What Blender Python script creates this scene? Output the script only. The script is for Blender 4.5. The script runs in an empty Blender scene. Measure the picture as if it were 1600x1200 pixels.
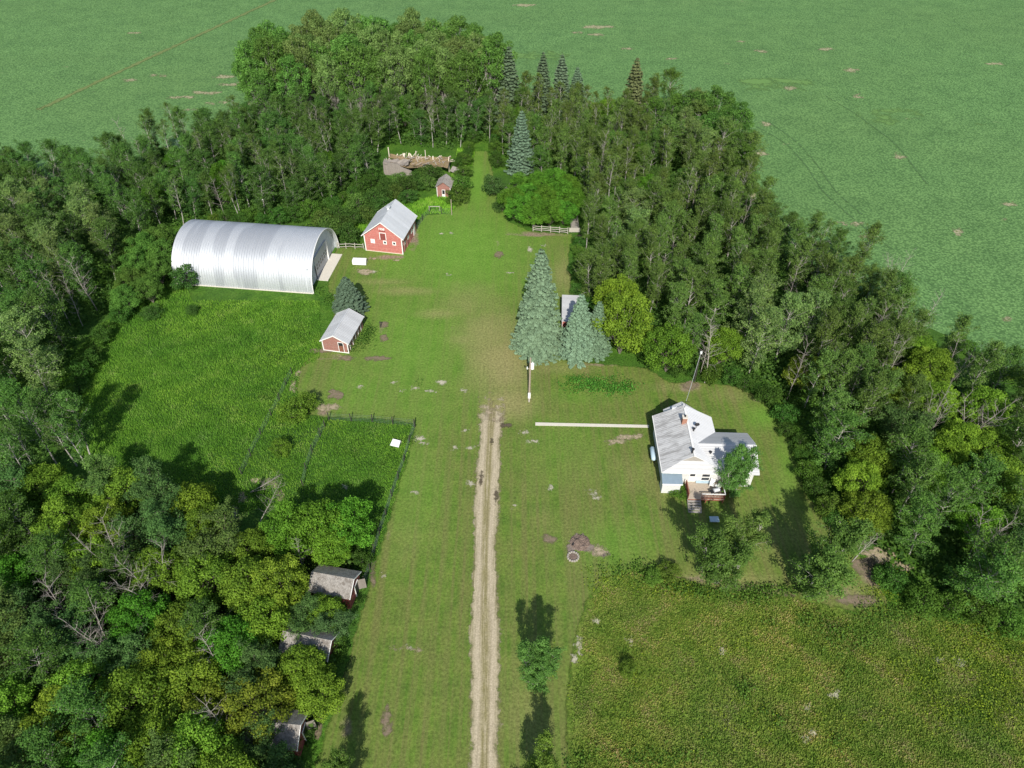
import bpy, bmesh, math, random
import numpy as np
from mathutils import Matrix, Vector

# ------------------------------------------------------------------ camera, sky, sun, exposure
SC = bpy.context.scene
COL = SC.collection
F, PITCH, ROLL, HC = 1110.0, math.radians(42.2), math.radians(.41), 70.0
_w = np.array([0, math.cos(PITCH), -math.sin(PITCH)])
_r0 = np.array([1., 0, 0]); _u0 = np.array([0, math.sin(PITCH), math.cos(PITCH)])
_r = math.cos(ROLL)*_r0+math.sin(ROLL)*_u0
_u = -math.sin(ROLL)*_r0+math.cos(ROLL)*_u0
cd = bpy.data.cameras.new("camera"); cam = bpy.data.objects.new("camera", cd); COL.objects.link(cam)
cd.sensor_width = 36; cd.lens = F/1600*36; cd.clip_start = 1; cd.clip_end = 5000
M = Matrix.Identity(4)
for i in range(3):
    M[i][0] = _r[i]; M[i][1] = _u[i]; M[i][2] = -_w[i]
M[2][3] = HC
cam.matrix_world = M
SC.camera = cam

SUN_EL, SHADOW_AZ = math.radians(39.5), math.radians(-1.0)
wd = bpy.data.worlds.new("World"); SC.world = wd; wd.use_nodes = True
nt = wd.node_tree; bg = nt.nodes["Background"]
sky = nt.nodes.new("ShaderNodeTexSky"); sky.sky_type = 'NISHITA'; sky.sun_disc = False
sky.sun_elevation = SUN_EL; sky.sun_rotation = math.pi+SHADOW_AZ
nt.links.new(sky.outputs[0], bg.inputs[0]); bg.inputs[1].default_value = 0.10
sl = bpy.data.lights.new("sun", 'SUN'); sl.energy = 4.3; sl.angle = math.radians(.53); sl.color = (1, .955, .87)
so = bpy.data.objects.new("sun", sl); COL.objects.link(so)
sdir = Vector((math.sin(SHADOW_AZ)*math.cos(SUN_EL), math.cos(SHADOW_AZ)*math.cos(SUN_EL), -math.sin(SUN_EL)))
so.rotation_euler = sdir.to_track_quat('-Z', 'Y').to_euler(); so.location = (0, -50, 60)
SC.view_settings.view_transform = 'Standard'; SC.view_settings.look = 'None'
SC.view_settings.exposure = 0.35; SC.view_settings.gamma = 1

# ------------------------------------------------------------------ surveying helpers
def G(x, y, z=0.):
    """ground point seen at a place of the survey photograph (1600 x 1200), at height z"""
    d = (x-800)/F*_r-(y-600)/F*_u+_w
    t = (HC-z)/-d[2]
    return np.array([0, 0, HC])+d*t
def PXn(P):
    v = np.asarray(P, float)-np.array([0, 0, HC]); dw = v@_w
    return 800+F*(v@_r)/dw, 600-F*(v@_u)/dw
def gpoly(pts):
    return np.array([G(*p)[:2] for p in pts])
def inside(P, poly):
    x, y = P[:, 0], P[:, 1]; c = np.zeros(len(P), bool); n = len(poly)
    for i in range(n):
        x1, y1 = poly[i]; x2, y2 = poly[(i+1) % n]
        if y1 == y2: continue
        k = ((y1 > y) != (y2 > y)) & (x < (x2-x1)*(y-y1)/(y2-y1)+x1)
        c ^= k
    return c
def sdist(P, poly):
    d = np.full(len(P), 1e9); n = len(poly)
    for i in range(n):
        a = poly[i]; b = poly[(i+1) % n]; ab = b-a
        t = np.clip(((P-a)@ab)/max(ab@ab, 1e-9), 0, 1)
        q = P-(a+t[:, None]*ab); d = np.minimum(d, np.hypot(q[:, 0], q[:, 1]))
    return np.where(inside(P, poly), d, -d)

# ------------------------------------------------------------------ materials
def nodes(name):
    m = bpy.data.materials.new(name); m.use_nodes = True
    t = m.node_tree; b = t.nodes["Principled BSDF"]
    return m, t, b
def N(t, kind, **kw):
    n = t.nodes.new(kind)
    for k, v in kw.items():
        if k.startswith('i_'):
            key = k[2:]
            n.inputs[int(key) if key.isdigit() else key].default_value = v
        else: setattr(n, k, v)
    return n
def L(t, a, b): t.links.new(a, b)
def pos(t, scale=(1, 1, 1), rot=(0, 0, 0), obj=False):
    if obj:
        src = N(t, 'ShaderNodeTexCoord').outputs['Object']
    else:
        src = N(t, 'ShaderNodeNewGeometry').outputs['Position']
    mp = N(t, 'ShaderNodeMapping'); mp.inputs['Scale'].default_value = scale; mp.inputs['Rotation'].default_value = rot
    L(t, src, mp.inputs['Vector']); return mp.outputs[0]
def noise(t, vec, scale, detail=4, rough=.55, dist=0.):
    n = N(t, 'ShaderNodeTexNoise'); n.inputs['Scale'].default_value = scale; n.inputs['Detail'].default_value = detail
    n.inputs['Roughness'].default_value = rough; n.inputs['Distortion'].default_value = dist
    L(t, vec, n.inputs['Vector']); return n.outputs[0]
def ramp(t, fac, stops):
    r = N(t, 'ShaderNodeValToRGB'); e = r.color_ramp.elements
    while len(e) < len(stops): e.new(.5)
    for k, (p, c) in enumerate(stops):
        e[k].position = p; e[k].color = (*c, 1) if len(c) == 3 else c
    L(t, fac, r.inputs[0]); return r.outputs[0]
def mix(t, fac, a, b, mode='MIX'):
    m = N(t, 'ShaderNodeMix'); m.data_type = 'RGBA'; m.blend_type = mode
    for v, s in ((fac, 0), (a, 6), (b, 7)):
        if hasattr(v, 'links'): L(t, v, m.inputs[s])
        else: m.inputs[s].default_value = v if s == 0 else (*v, 1)
    return m.outputs[2]
def math_(t, op, a, b=None, clamp=False):
    m = N(t, 'ShaderNodeMath'); m.operation = op; m.use_clamp = clamp
    for v, s in ((a, 0), (b, 1)):
        if v is None: continue
        if hasattr(v, 'links'): L(t, v, m.inputs[s])
        else: m.inputs[s].default_value = v
    return m.outputs[0]
def attr(t, name):
    a = N(t, 'ShaderNodeAttribute'); a.attribute_name = name; return a.outputs['Fac']
def bump(t, b, h, strength, dist):
    n = N(t, 'ShaderNodeBump'); n.inputs['Strength'].default_value = strength; n.inputs['Distance'].default_value = dist
    L(t, h, n.inputs['Height']); L(t, n.outputs[0], b.inputs['Normal'])
def edge_alpha(t, b, wob=.5, scale=1.5):
    """soft ragged edge from the signed distance stored in 'edge'"""
    n = noise(t, pos(t), scale, 5, .65)
    a = math_(t, 'ADD', attr(t, 'edge'), math_(t, 'MULTIPLY', math_(t, 'SUBTRACT', n, .5), wob*2))
    mr = N(t, 'ShaderNodeMapRange'); mr.inputs[1].default_value = -.12*wob-.04; mr.inputs[2].default_value = .12*wob+.1
    L(t, a, mr.inputs[0]); L(t, mr.outputs[0], b.inputs['Alpha'])
def sm(t, v, lo, hi):
    mr = N(t, 'ShaderNodeMapRange'); mr.inputs[1].default_value = lo; mr.inputs[2].default_value = hi
    L(t, v, mr.inputs[0]); return mr.outputs[0]

MAT = {}
def simple(name, col, rough=.7, metal=0., var=.15, scale=3., bmp=0., spec=.3):
    if name in MAT: return MAT[name]
    m, t, b = nodes(name)
    n = noise(t, pos(t, obj=True), scale, 5, .65)
    c = mix(t, n, tuple(x*(1-var) for x in col), tuple(min(1, x*(1+var)) for x in col))
    L(t, c, b.inputs['Base Color']); b.inputs['Roughness'].default_value = rough; b.inputs['Metallic'].default_value = metal
    b.inputs['Specular IOR Level'].default_value = spec
    if bmp: bump(t, b, n, .6, bmp)
    MAT[name] = m; return m

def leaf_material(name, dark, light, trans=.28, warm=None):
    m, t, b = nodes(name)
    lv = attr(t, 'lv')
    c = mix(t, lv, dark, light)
    oi = N(t, 'ShaderNodeObjectInfo')
    c = mix(t, 1., c, oi.outputs['Color'], 'MULTIPLY')
    hsv = N(t, 'ShaderNodeHueSaturation')
    L(t, c, hsv.inputs['Color'])
    L(t, math_(t, 'ADD', .490, math_(t, 'MULTIPLY', oi.outputs['Random'], .024)), hsv.inputs['Hue'])
    L(t, math_(t, 'ADD', .82, math_(t, 'MULTIPLY', oi.outputs['Random'], .36)), hsv.inputs['Value'])
    c = hsv.outputs[0]
    L(t, c, b.inputs['Base Color']); b.inputs['Roughness'].default_value = .6; b.inputs['Specular IOR Level'].default_value = .10
    tr = N(t, 'ShaderNodeBsdfTranslucent'); L(t, mix(t, 1., c, (1.15, 1.25, .55), 'MULTIPLY'), tr.inputs['Color'])
    ms = N(t, 'ShaderNodeMixShader'); ms.inputs[0].default_value = trans
    L(t, b.outputs[0], ms.inputs[1]); L(t, tr.outputs[0], ms.inputs[2])
    L(t, ms.outputs[0], t.nodes['Material Output'].inputs[0])
    MAT[name] = m; return m

def blade_material(name, stops, scale, trans=.3):
    m, t, b = nodes(name); P = pos(t)
    n = noise(t, P, scale, 6, .68); lv = attr(t, 'lv')
    f = math_(t, 'ADD', math_(t, 'MULTIPLY', n, .75), math_(t, 'MULTIPLY', lv, .25))
    c = ramp(t, f, stops)
    big = noise(t, P, scale*.22, 4, .6)
    c = mix(t, 1., c, ramp(t, big, [(.35, (.72, .82, .80)), (.62, (1.2, 1.08, 1.0))]), 'MULTIPLY')
    c = mix(t, 1., c, N(t, 'ShaderNodeObjectInfo').outputs['Color'], 'MULTIPLY')
    L(t, c, b.inputs['Base Color']); b.inputs['Roughness'].default_value = .7; b.inputs['Specular IOR Level'].default_value = .08
    tr = N(t, 'ShaderNodeBsdfTranslucent'); L(t, c, tr.inputs['Color']); ms = N(t, 'ShaderNodeMixShader'); ms.inputs[0].default_value = trans
    L(t, b.outputs[0], ms.inputs[1]); L(t, tr.outputs[0], ms.inputs[2]); L(t, ms.outputs[0], t.nodes['Material Output'].inputs[0]); MAT[name] = m
blade_material('tall_grass_blade', [(.32, (.110, .270, .032)), (.48, (.190, .405, .048)), (.62, (.245, .450, .068)), (.80, (.42, .50, .20))], .40, .4)
blade_material('meadow_blade', [(.30, (.120, .245, .034)), (.42, (.225, .350, .060)), (.54, (.350, .435, .100)), (.64, (.43, .40, .17)), (.76, (.52, .48, .27))], .55, .4)
leaf_material('aspen_leaf', (.036, .076, .018), (.185, .295, .072))
leaf_material('poplar_leaf', (.032, .076, .018), (.175, .285, .060))
leaf_material('maple_leaf', (.055, .120, .012), (.285, .430, .048))
leaf_material('cottonwood_leaf', (.045, .090, .020), (.270, .390, .110))
leaf_material('willow_leaf', (.032, .072, .022), (.165, .262, .074))
leaf_material('birch_leaf', (.048, .105, .022), (.200, .310, .078))
leaf_material('shrub_leaf', (.044, .095, .018), (.185, .265, .058))
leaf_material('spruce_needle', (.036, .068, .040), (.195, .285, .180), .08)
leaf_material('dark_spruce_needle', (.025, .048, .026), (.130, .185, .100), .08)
leaf_material('floor_leaf', (.025, .065, .012), (.105, .185, .036))

def bark(name, a, b_):
    m, t, b = nodes(name)
    n = noise(t, pos(t, (6, 6, 2), obj=True), 2.5, 4, .7)
    L(t, ramp(t, n, [(.38, a), (.62, b_)]), b.inputs['Base Color']); b.inputs['Roughness'].default_value = .9
    MAT[name] = m
bark('pale_bark', (.17, .155, .13), (.52, .50, .45))
bark('brown_bark', (.09, .075, .06), (.22, .19, .155))
bark('dead_bark', (.22, .19, .16), (.44, .40, .36))

def grass_mat(name, mode):
    m, t, b = nodes(name)
    P = pos(t)
    big = noise(t, P, .055, 5, .6); mid = noise(t, P, .45, 5, .65); fine = noise(t, P, 3.2, 4, .75)
    if mode == 'lawn':
        c = ramp(t, mid, [(.30, (.072, .140, .020)), (.50, (.110, .185, .028)), (.72, (.160, .215, .042))])
        st = noise(t, pos(t, (1.3, .03, 1)), 1., 3, .6)
        c = mix(t, sm(t, st, .42, .66), c, (.148, .165, .048))
        lush = attr(t, 'lush'); dry = attr(t, 'dry'); soil = attr(t, 'soil')
        c = mix(t, math_(t, 'MULTIPLY', sm(t, noise(t, P, .16, 6, .7), .44, .66), .50), c, mix(t, fine, (.125, .140, .038), (.190, .190, .062)))
        c = mix(t, math_(t, 'MULTIPLY', lush, .95), c, mix(t, mid, (.095, .215, .022), (.165, .315, .045)))
        dm = math_(t, 'ADD', dry, math_(t, 'MULTIPLY', math_(t, 'SUBTRACT', big, .5), 1.0))
        c = mix(t, math_(t, 'MULTIPLY', sm(t, dm, .22, 1.0), .9), c, mix(t, fine, (.235, .215, .085), (.33, .29, .13)))
        smk = math_(t, 'ADD', soil, math_(t, 'MULTIPLY', math_(t, 'SUBTRACT', mid, .5), 1.1))
        c = mix(t, sm(t, smk, .35, .65), c, mix(t, fine, (.17, .13, .09), (.31, .245, .17)))
        spk = noise(t, P, 1.1, 6, .8)
        c = mix(t, math_(t, 'MULTIPLY', sm(t, spk, .64, .70), .45), c, (.30, .26, .15))
        c = mix(t, .75, c, ramp(t, fine, [(.3, (.48, .48, .48)), (.7, (1.45, 1.45, 1.45))]), 'MULTIPLY')
        bump(t, b, fine, .55, .10)
    elif mode == 'meadow':
        c = ramp(t, mid, [(.28, (.090, .165, .022)), (.48, (.160, .235, .036)), (.74, (.250, .260, .065))])
        c = mix(t, sm(t, big, .35, .7), c, mix(t, fine, (.06, .12, .015), (.13, .19, .03)))
        c = mix(t, .8, c, ramp(t, fine, [(.3, (.35, .35, .35)), (.7, (1.5, 1.5, 1.5))]), 'MULTIPLY')
        bump(t, b, fine, .8, .25)
    else:  # tall deep green grass
        c = ramp(t, mid, [(.28, (.040, .115, .012)), (.5, (.075, .175, .018)), (.74, (.125, .235, .030))])
        c = mix(t, sm(t, big, .4, .7), c, (.045, .105, .02))
        c = mix(t, .8, c, ramp(t, fine, [(.3, (.35, .35, .35)), (.7, (1.5, 1.5, 1.5))]), 'MULTIPLY')
        bump(t, b, fine, .8, .25)
    L(t, c, b.inputs['Base Color']); b.inputs['Roughness'].default_value = .85; b.inputs['Specular IOR Level'].default_value = .12
    if mode != 'ground': edge_alpha(t, b, .6 if mode == 'lawn' else 1.8, .9 if mode == 'lawn' else .6)
    MAT[name] = m; return m
grass_mat('ground_grass', 'ground'); grass_mat('lawn_grass', 'lawn'); grass_mat('meadow_grass', 'meadow')

def crop_mat():
    m, t, b = nodes('crop'); P = pos(t)
    v = N(t, 'ShaderNodeTexVoronoi'); v.inputs['Scale'].default_value = 2.2; L(t, P, v.inputs['Vector'])
    fine = noise(t, P, 2.6, 4, .7); big = noise(t, P, .018, 5, .6); mid = noise(t, P, .14, 5, .6)
    rows = N(t, 'ShaderNodeTexWave'); rows.inputs['Scale'].default_value = .5; rows.inputs['Distortion'].default_value = 3
    rows.inputs['Detail'].default_value = 2; rows.inputs['Detail Scale'].default_value = .12
    L(t, pos(t, (1, .25, 1), (0, 0, .5)), rows.inputs['Vector'])
    c = ramp(t, fine, [(.32, (.058, .128, .038)), (.5, (.138, .280, .088)), (.68, (.205, .360, .128))])
    c = mix(t, sm(t, big, .38, .66), c, mix(t, fine, (.095, .195, .056), (.180, .325, .110)))
    c = mix(t, math_(t, 'MULTIPLY', sm(t, v.outputs['Distance'], .42, .62), .6), c, (.045, .110, .032))
    c = mix(t, .10, c, ramp(t, rows.outputs['Fac'], [(0., (.75, .75, .75)), (1., (1.15, 1.15, 1.15))]), 'MULTIPLY')
    c = mix(t, 1., c, ramp(t, mid, [(.3, (.84, .86, .84)), (.7, (1.14, 1.10, 1.08))]), 'MULTIPLY')
    pt = noise(t, pos(t, (.35, 1, 1)), .30, 7, .72)
    c = mix(t, math_(t, 'MULTIPLY', sm(t, pt, .665, .715), .8), c, mix(t, fine, (.20, .19, .10), (.36, .30, .20)))
    L(t, c, b.inputs['Base Color']); b.inputs['Roughness'].default_value = .8; b.inputs['Specular IOR Level'].default_value = .15
    bump(t, b, math_(t, 'SUBTRACT', fine, math_(t, 'MULTIPLY', v.outputs['Distance'], .6)), .6, .22)
    edge_alpha(t, b, .5, .7); MAT['crop'] = m
crop_mat()

def soil_mat(name, a, c2, green=.0, wob=.5, sc=1.2):
    m, t, b = nodes(name); P = pos(t)
    n1 = noise(t, P, 1.5, 6, .75); n2 = noise(t, P, 7, 3, .7)
    c = mix(t, n1, a, c2); c = mix(t, .7, c, ramp(t, n2, [(.3, (.6, .6, .6)), (.7, (1.3, 1.3, 1.3))]), 'MULTIPLY')
    if green: c = mix(t, math_(t, 'MULTIPLY', sm(t, noise(t, P, 2.2, 5, .7), .48, .56), green), c, (.10, .14, .03))
    L(t, c, b.inputs['Base Color']); b.inputs['Roughness'].default_value = .95; b.inputs['Specular IOR Level'].default_value = .1
    bump(t, b, n2, .5, .06); edge_alpha(t, b, wob, sc); MAT[name] = m
soil_mat('tan_soil', (.30, .24, .16), (.46, .38, .27), .5, .9, 1.3)
soil_mat('brown_soil', (.15, .115, .08), (.28, .22, .155), .35, .9, 1.0)
soil_mat('pale_stone_soil', (.48, .44, .34), (.68, .62, .50), .3, 1.2, 2.2)
soil_mat('field_soil', (.30, .28, .17), (.46, .42, .28), .8, 2.4, .45)
soil_mat('wet_soil', (.07, .055, .04), (.15, .12, .085), .2, .7, 1.6)
soil_mat('ash_soil', (.13, .10, .085), (.34, .28, .23), .0, .7, 1.8)
soil_mat('field_green', (.110, .215, .062), (.165, .295, .088), .0, 5., .22)
soil_mat('track_grass', (.165, .195, .055), (.235, .245, .085), .6, 1.1, .9)
soil_mat('field_track', (.13, .19, .065), (.21, .25, .10), .5, 1.3, .4)
soil_mat('crop_lane', (.075, .165, .060), (.11, .21, .08), .2, 1.2, .6)

def drive_mat():
    m, t, b = nodes('driveway'); P = pos(t)
    u = attr(t, 'across')
    st = noise(t, pos(t, (2.6, .10, 1)), 1.6, 5, .7); n2 = noise(t, P, 6, 4, .75); n1 = noise(t, P, .9, 5, .65)
    c = mix(t, n2, (.34, .29, .19), (.58, .50, .36))
    au = math_(t, 'ABSOLUTE', u)
    mid = math_(t, 'SUBTRACT', 1., sm(t, au, .16, .42))
    mm = math_(t, 'MULTIPLY', mid, sm(t, math_(t, 'ADD', st, math_(t, 'MULTIPLY', n1, .3)), .44, .66))
    c = mix(t, math_(t, 'MULTIPLY', mm, .85), c, mix(t, n2, (.15, .14, .05), (.27, .235, .10)))
    out = math_(t, 'MULTIPLY', sm(t, au, .62, .95), sm(t, math_(t, 'ADD', st, math_(t, 'MULTIPLY', n1, .4)), .55, .8))
    c = mix(t, math_(t, 'MULTIPLY', out, .8), c, (.17, .165, .06))
    c = mix(t, math_(t, 'MULTIPLY', sm(t, st, .5, .62), .35), c, (.20, .165, .10))
    c = mix(t, .6, c, ramp(t, n2, [(.3, (.65, .65, .65)), (.7, (1.25, 1.25, 1.25))]), 'MULTIPLY')
    L(t, c, b.inputs['Base Color']); b.inputs['Roughness'].default_value = .95; b.inputs['Specular IOR Level'].default_value = .1
    bump(t, b, n2, .5, .05); edge_alpha(t, b, .75, 1.1); MAT['driveway'] = m
drive_mat()

def siding_mat(name, c0, c1, worn=(.30, .26, .23), vertical=False, pitch=.18, wear=.35):
    m, t, b = nodes(name)
    V = pos(t, obj=True)
    sep = N(t, 'ShaderNodeSeparateXYZ'); L(t, V, sep.inputs[0])
    h = math_(t, 'MULTIPLY', (math_(t, 'ADD', sep.outputs[0], sep.outputs[1]) if vertical else sep.outputs[2]), 1/pitch)
    fr = math_(t, 'FRACT', h); cell = math_(t, 'FLOOR', h)
    wn = N(t, 'ShaderNodeTexWhiteNoise'); wn.noise_dimensions = '1D'; L(t, cell, wn.inputs['W'])
    n = noise(t, pos(t, (1, 1, 5) if not vertical else (3, 3, .6), obj=True), 1.6, 5, .7)
    c = mix(t, n, c0, c1)
    c = mix(t, math_(t, 'MULTIPLY', wn.outputs[0], .35), c, tuple(x*.7 for x in c0))
    c = mix(t, math_(t, 'MULTIPLY', sm(t, noise(t, V, 2.1, 6, .75), .5, .66), wear), c, worn)
    c = mix(t, math_(t, 'SUBTRACT', 1., sm(t, fr, 0., .12)), c, tuple(x*.35 for x in c0))
    L(t, c, b.inputs['Base Color']); b.inputs['Roughness'].default_value = .8
    bump(t, b, fr, .5, .02); MAT[name] = m
siding_mat('red_siding', (.47, .135, .115), (.58, .215, .185), (.58, .36, .31), wear=.45)
siding_mat('faded_red_siding', (.29, .125, .10), (.40, .20, .165), (.34, .26, .22), wear=.6)
siding_mat('dull_red_siding', (.20, .04, .035), (.30, .07, .06), (.25, .17, .14), wear=.4)
siding_mat('grey_boards', (.20, .175, .15), (.36, .32, .28), (.12, .10, .09), vertical=True, wear=.4)
siding_mat('white_siding', (.66, .66, .64), (.78, .78, .76), (.6, .6, .58), pitch=.12, wear=.2)

def metal_roof(name, c0, c1, rough=.42, metal=.35, pitch=.30, axis=1, streak=.0, sc=(1, 1, 1)):
    m, t, b = nodes(name); V = pos(t, obj=True)
    sep = N(t, 'ShaderNodeSeparateXYZ'); L(t, V, sep.inputs[0])
    h = math_(t, 'MULTIPLY', sep.outputs[axis], 1/pitch)
    s = math_(t, 'SINE', math_(t, 'MULTIPLY', h, 6.283))
    sheet = math_(t, 'FLOOR', math_(t, 'MULTIPLY', sep.outputs[axis], 1/.82))
    wn = N(t, 'ShaderNodeTexWhiteNoise'); wn.noise_dimensions = '1D'; L(t, sheet, wn.inputs['W'])
    n = noise(t, V, .9, 6, .7)
    c = mix(t, n, c0, c1); c = mix(t, math_(t, 'MULTIPLY', wn.outputs[0], .5), c, tuple(x*.86 for x in c0))
    if streak:
        sn = noise(t, pos(t, (.22, 1.5, .6), obj=True), 1.1, 6, .75)
        c = mix(t, math_(t, 'MULTIPLY', sm(t, sn, .46, .62), streak), c, (.22, .205, .19))
    c = mix(t, .12, c, ramp(t, s, [(.0, (.5, .5, .5)), (.3, (1, 1, 1))]), 'MULTIPLY')
    L(t, c, b.inputs['Base Color']); b.inputs['Roughness'].default_value = rough; b.inputs['Metallic'].default_value = metal
    bump(t, b, s, .35, .02); MAT[name] = m
metal_roof('barn_roof_metal', (.62, .635, .65), (.74, .75, .76), .5, .12, streak=.10)
metal_roof('white_roof_metal', (.55, .55, .55), (.68, .68, .68), .5, .1, streak=.15)
metal_roof('sun_side_roof_metal', (.80, .80, .80), (.88, .88, .88), .45, .0)  # right house slope: sunlit brightness put into the base colour
metal_roof('sun_toned_front_metal', (.44, .44, .45), (.54, .54, .55), .5, .0)  # front house slope: colour darkened to offset the direct sun on it
metal_roof('house_roof_metal', (.60, .60, .60), (.74, .74, .73), .5, .15)
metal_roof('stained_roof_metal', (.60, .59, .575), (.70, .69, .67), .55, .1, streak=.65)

def shingle(name, a, c2, moss=(.1, .1, .04), mo=.3):
    m, t, b = nodes(name); V = pos(t, obj=True)
    br = N(t, 'ShaderNodeTexBrick'); br.inputs['Scale'].default_value = 3.5; br.inputs['Mortar Size'].default_value = .03
    br.inputs['Color1'].default_value = (*a, 1); br.inputs['Color2'].default_value = (*c2, 1); br.inputs['Mortar'].default_value = (*(x*.3 for x in a), 1)
    L(t, pos(t, (1, 1, 1), (0, 0, 1.5708), obj=True), br.inputs['Vector'])
    n = noise(t, V, 1.8, 6, .75)
    c = mix(t, math_(t, 'MULTIPLY', sm(t, n, .48, .6), mo), br.outputs[0], moss)
    L(t, c, b.inputs['Base Color']); b.inputs['Roughness'].default_value = .9; bump(t, b, n, .8, .06); MAT[name] = m
shingle('old_shingle', (.34, .31, .27), (.52, .48, .43), (.16, .13, .10), .45)
shingle('pale_shingle', (.27, .25, .225), (.42, .39, .35), (.13, .11, .09), .8)
shingle('mossy_shingle', (.24, .17, .10), (.36, .26, .15), (.15, .13, .03), .8)

def galv():
    m, t, b = nodes('galvanised_arch'); V = pos(t, obj=True)
    sep = N(t, 'ShaderNodeSeparateXYZ'); L(t, V, sep.inputs[0])
    sh = math_(t, 'FLOOR', math_(t, 'MULTIPLY', sep.outputs[0], 1/.62))
    wn = N(t, 'ShaderNodeTexWhiteNoise'); wn.noise_dimensions = '1D'; L(t, sh, wn.inputs['W'])
    band = noise(t, pos(t, (.16, .02, .03), obj=True), 1.4, 2, .5)
    n = noise(t, V, .7, 6, .7); f = noise(t, pos(t, (3, .5, .5), obj=True), 1.2, 5, .7)
    c = mix(t, n, (.50, .52, .54), (.62, .64, .66))
    c = mix(t, math_(t, 'MULTIPLY', sm(t, band, .50, .54), .6), c, (.36, .38, .41))
    c = mix(t, math_(t, 'MULTIPLY', wn.outputs[0], .25), c, (.52, .54, .57))
    c = mix(t, math_(t, 'MULTIPLY', sm(t, f, .58, .75), .25), c, (.42, .42, .43))
    L(t, c, b.inputs['Base Color']); b.inputs['Metallic'].default_value = .45; b.inputs['Roughness'].default_value = .5
    MAT['galvanised_arch'] = m
galv()

simple('white_paint', (.78, .77, .74), .55, var=.06); simple('concrete', (.50, .46, .39), .9, var=.22, scale=1.2, bmp=.01)
simple('pale_concrete', (.62, .58, .50), .9, var=.15, scale=2, bmp=.01)
simple('dark_glass', (.03, .035, .045), .15, spec=.6); simple('pale_glass', (.45, .55, .62), .2, spec=.6)
simple('black_iron_and_gaps', (.025, .025, .028), .5); simple('brick', (.34, .17, .12), .9, var=.35, scale=14, bmp=.02)  # the black also stands for unlit gaps and doorways
simple('deck_wood', (.44, .37, .29), .85, var=.25, scale=5, bmp=.01); simple('red_stain', (.26, .09, .06), .8, var=.3, scale=6)
simple('weathered_wood', (.36, .33, .29), .9, var=.3, scale=4, bmp=.02); simple('grey_log', (.42, .39, .34), .9, var=.3, scale=5)
simple('fence_wire', (.24, .30, .26), .5, .5); simple('dark_post', (.05, .045, .04), .9, var=.3)
simple('pole_wood', (.33, .27, .21), .9, var=.2, scale=4); simple('tank_paint', (.45, .58, .66), .4, var=.08)
simple('grey_door_steel', (.45, .47, .50), .5, .2, var=.1); simple('slate_roof', (.26, .34, .40), .4, .3, var=.2, scale=2)
simple('pale_plank', (.66, .58, .47), .9, var=.25, scale=6, bmp=.02); simple('white_plastic', (.80, .80, .78), .35, var=.03)
simple('rusty', (.20, .08, .05), .8, var=.4, scale=4); simple('insul', (.72, .74, .72), .4); simple('ash', (.17, .125, .10), .95, var=.75, scale=3.5, bmp=.05); simple('stone', (.34, .31, .27), .95, var=.3, scale=6, bmp=.03)

# ------------------------------------------------------------------ object helpers
def tag(o, label=None, cat=None, group=None, kind=None):
    if label: o['label'] = label
    if cat: o['category'] = cat
    if group: o['group'] = group
    if kind: o['kind'] = kind
    return o
def empty(name, loc, rz=0., label=None, cat=None, group=None):
    o = bpy.data.objects.new(name, None); COL.objects.link(o); o.location = loc; o.rotation_euler = (0, 0, rz); o.empty_display_size = .3
    return tag(o, label, cat, group)
def mesh_obj(name, verts, faces, mats, parent=None, midx=None, attrs=None, smooth=False):
    me = bpy.data.meshes.new(name)
    verts = np.asarray(verts, np.float32)
    if isinstance(faces, np.ndarray):
        nf, k = faces.shape
        me.vertices.add(len(verts)); me.vertices.foreach_set('co', verts.ravel())
        me.loops.add(nf*k); me.loops.foreach_set('vertex_index', faces.astype(np.int32).ravel())
        me.polygons.add(nf); me.polygons.foreach_set('loop_start', np.arange(0, nf*k, k, dtype=np.int32))
        me.update(calc_edges=True)
    else:
        me.from_pydata([tuple(map(float, v)) for v in verts], [], faces)
    for m in (mats if isinstance(mats, (list, tuple)) else [mats]): me.materials.append(MAT[m] if isinstance(m, str) else m)
    if midx is not None: me.polygons.foreach_set('material_index', np.asarray(midx, np.int32))
    for k, (dom, arr) in (attrs or {}).items():
        a = me.attributes.new(k, 'FLOAT', dom); a.data.foreach_set('value', np.asarray(arr, np.float32))
    if smooth: me.polygons.foreach_set('use_smooth', np.ones(len(me.polygons), bool))
    me.update()
    o = bpy.data.objects.new(name, me); COL.objects.link(o)
    if parent: o.parent = parent
    return o
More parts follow.
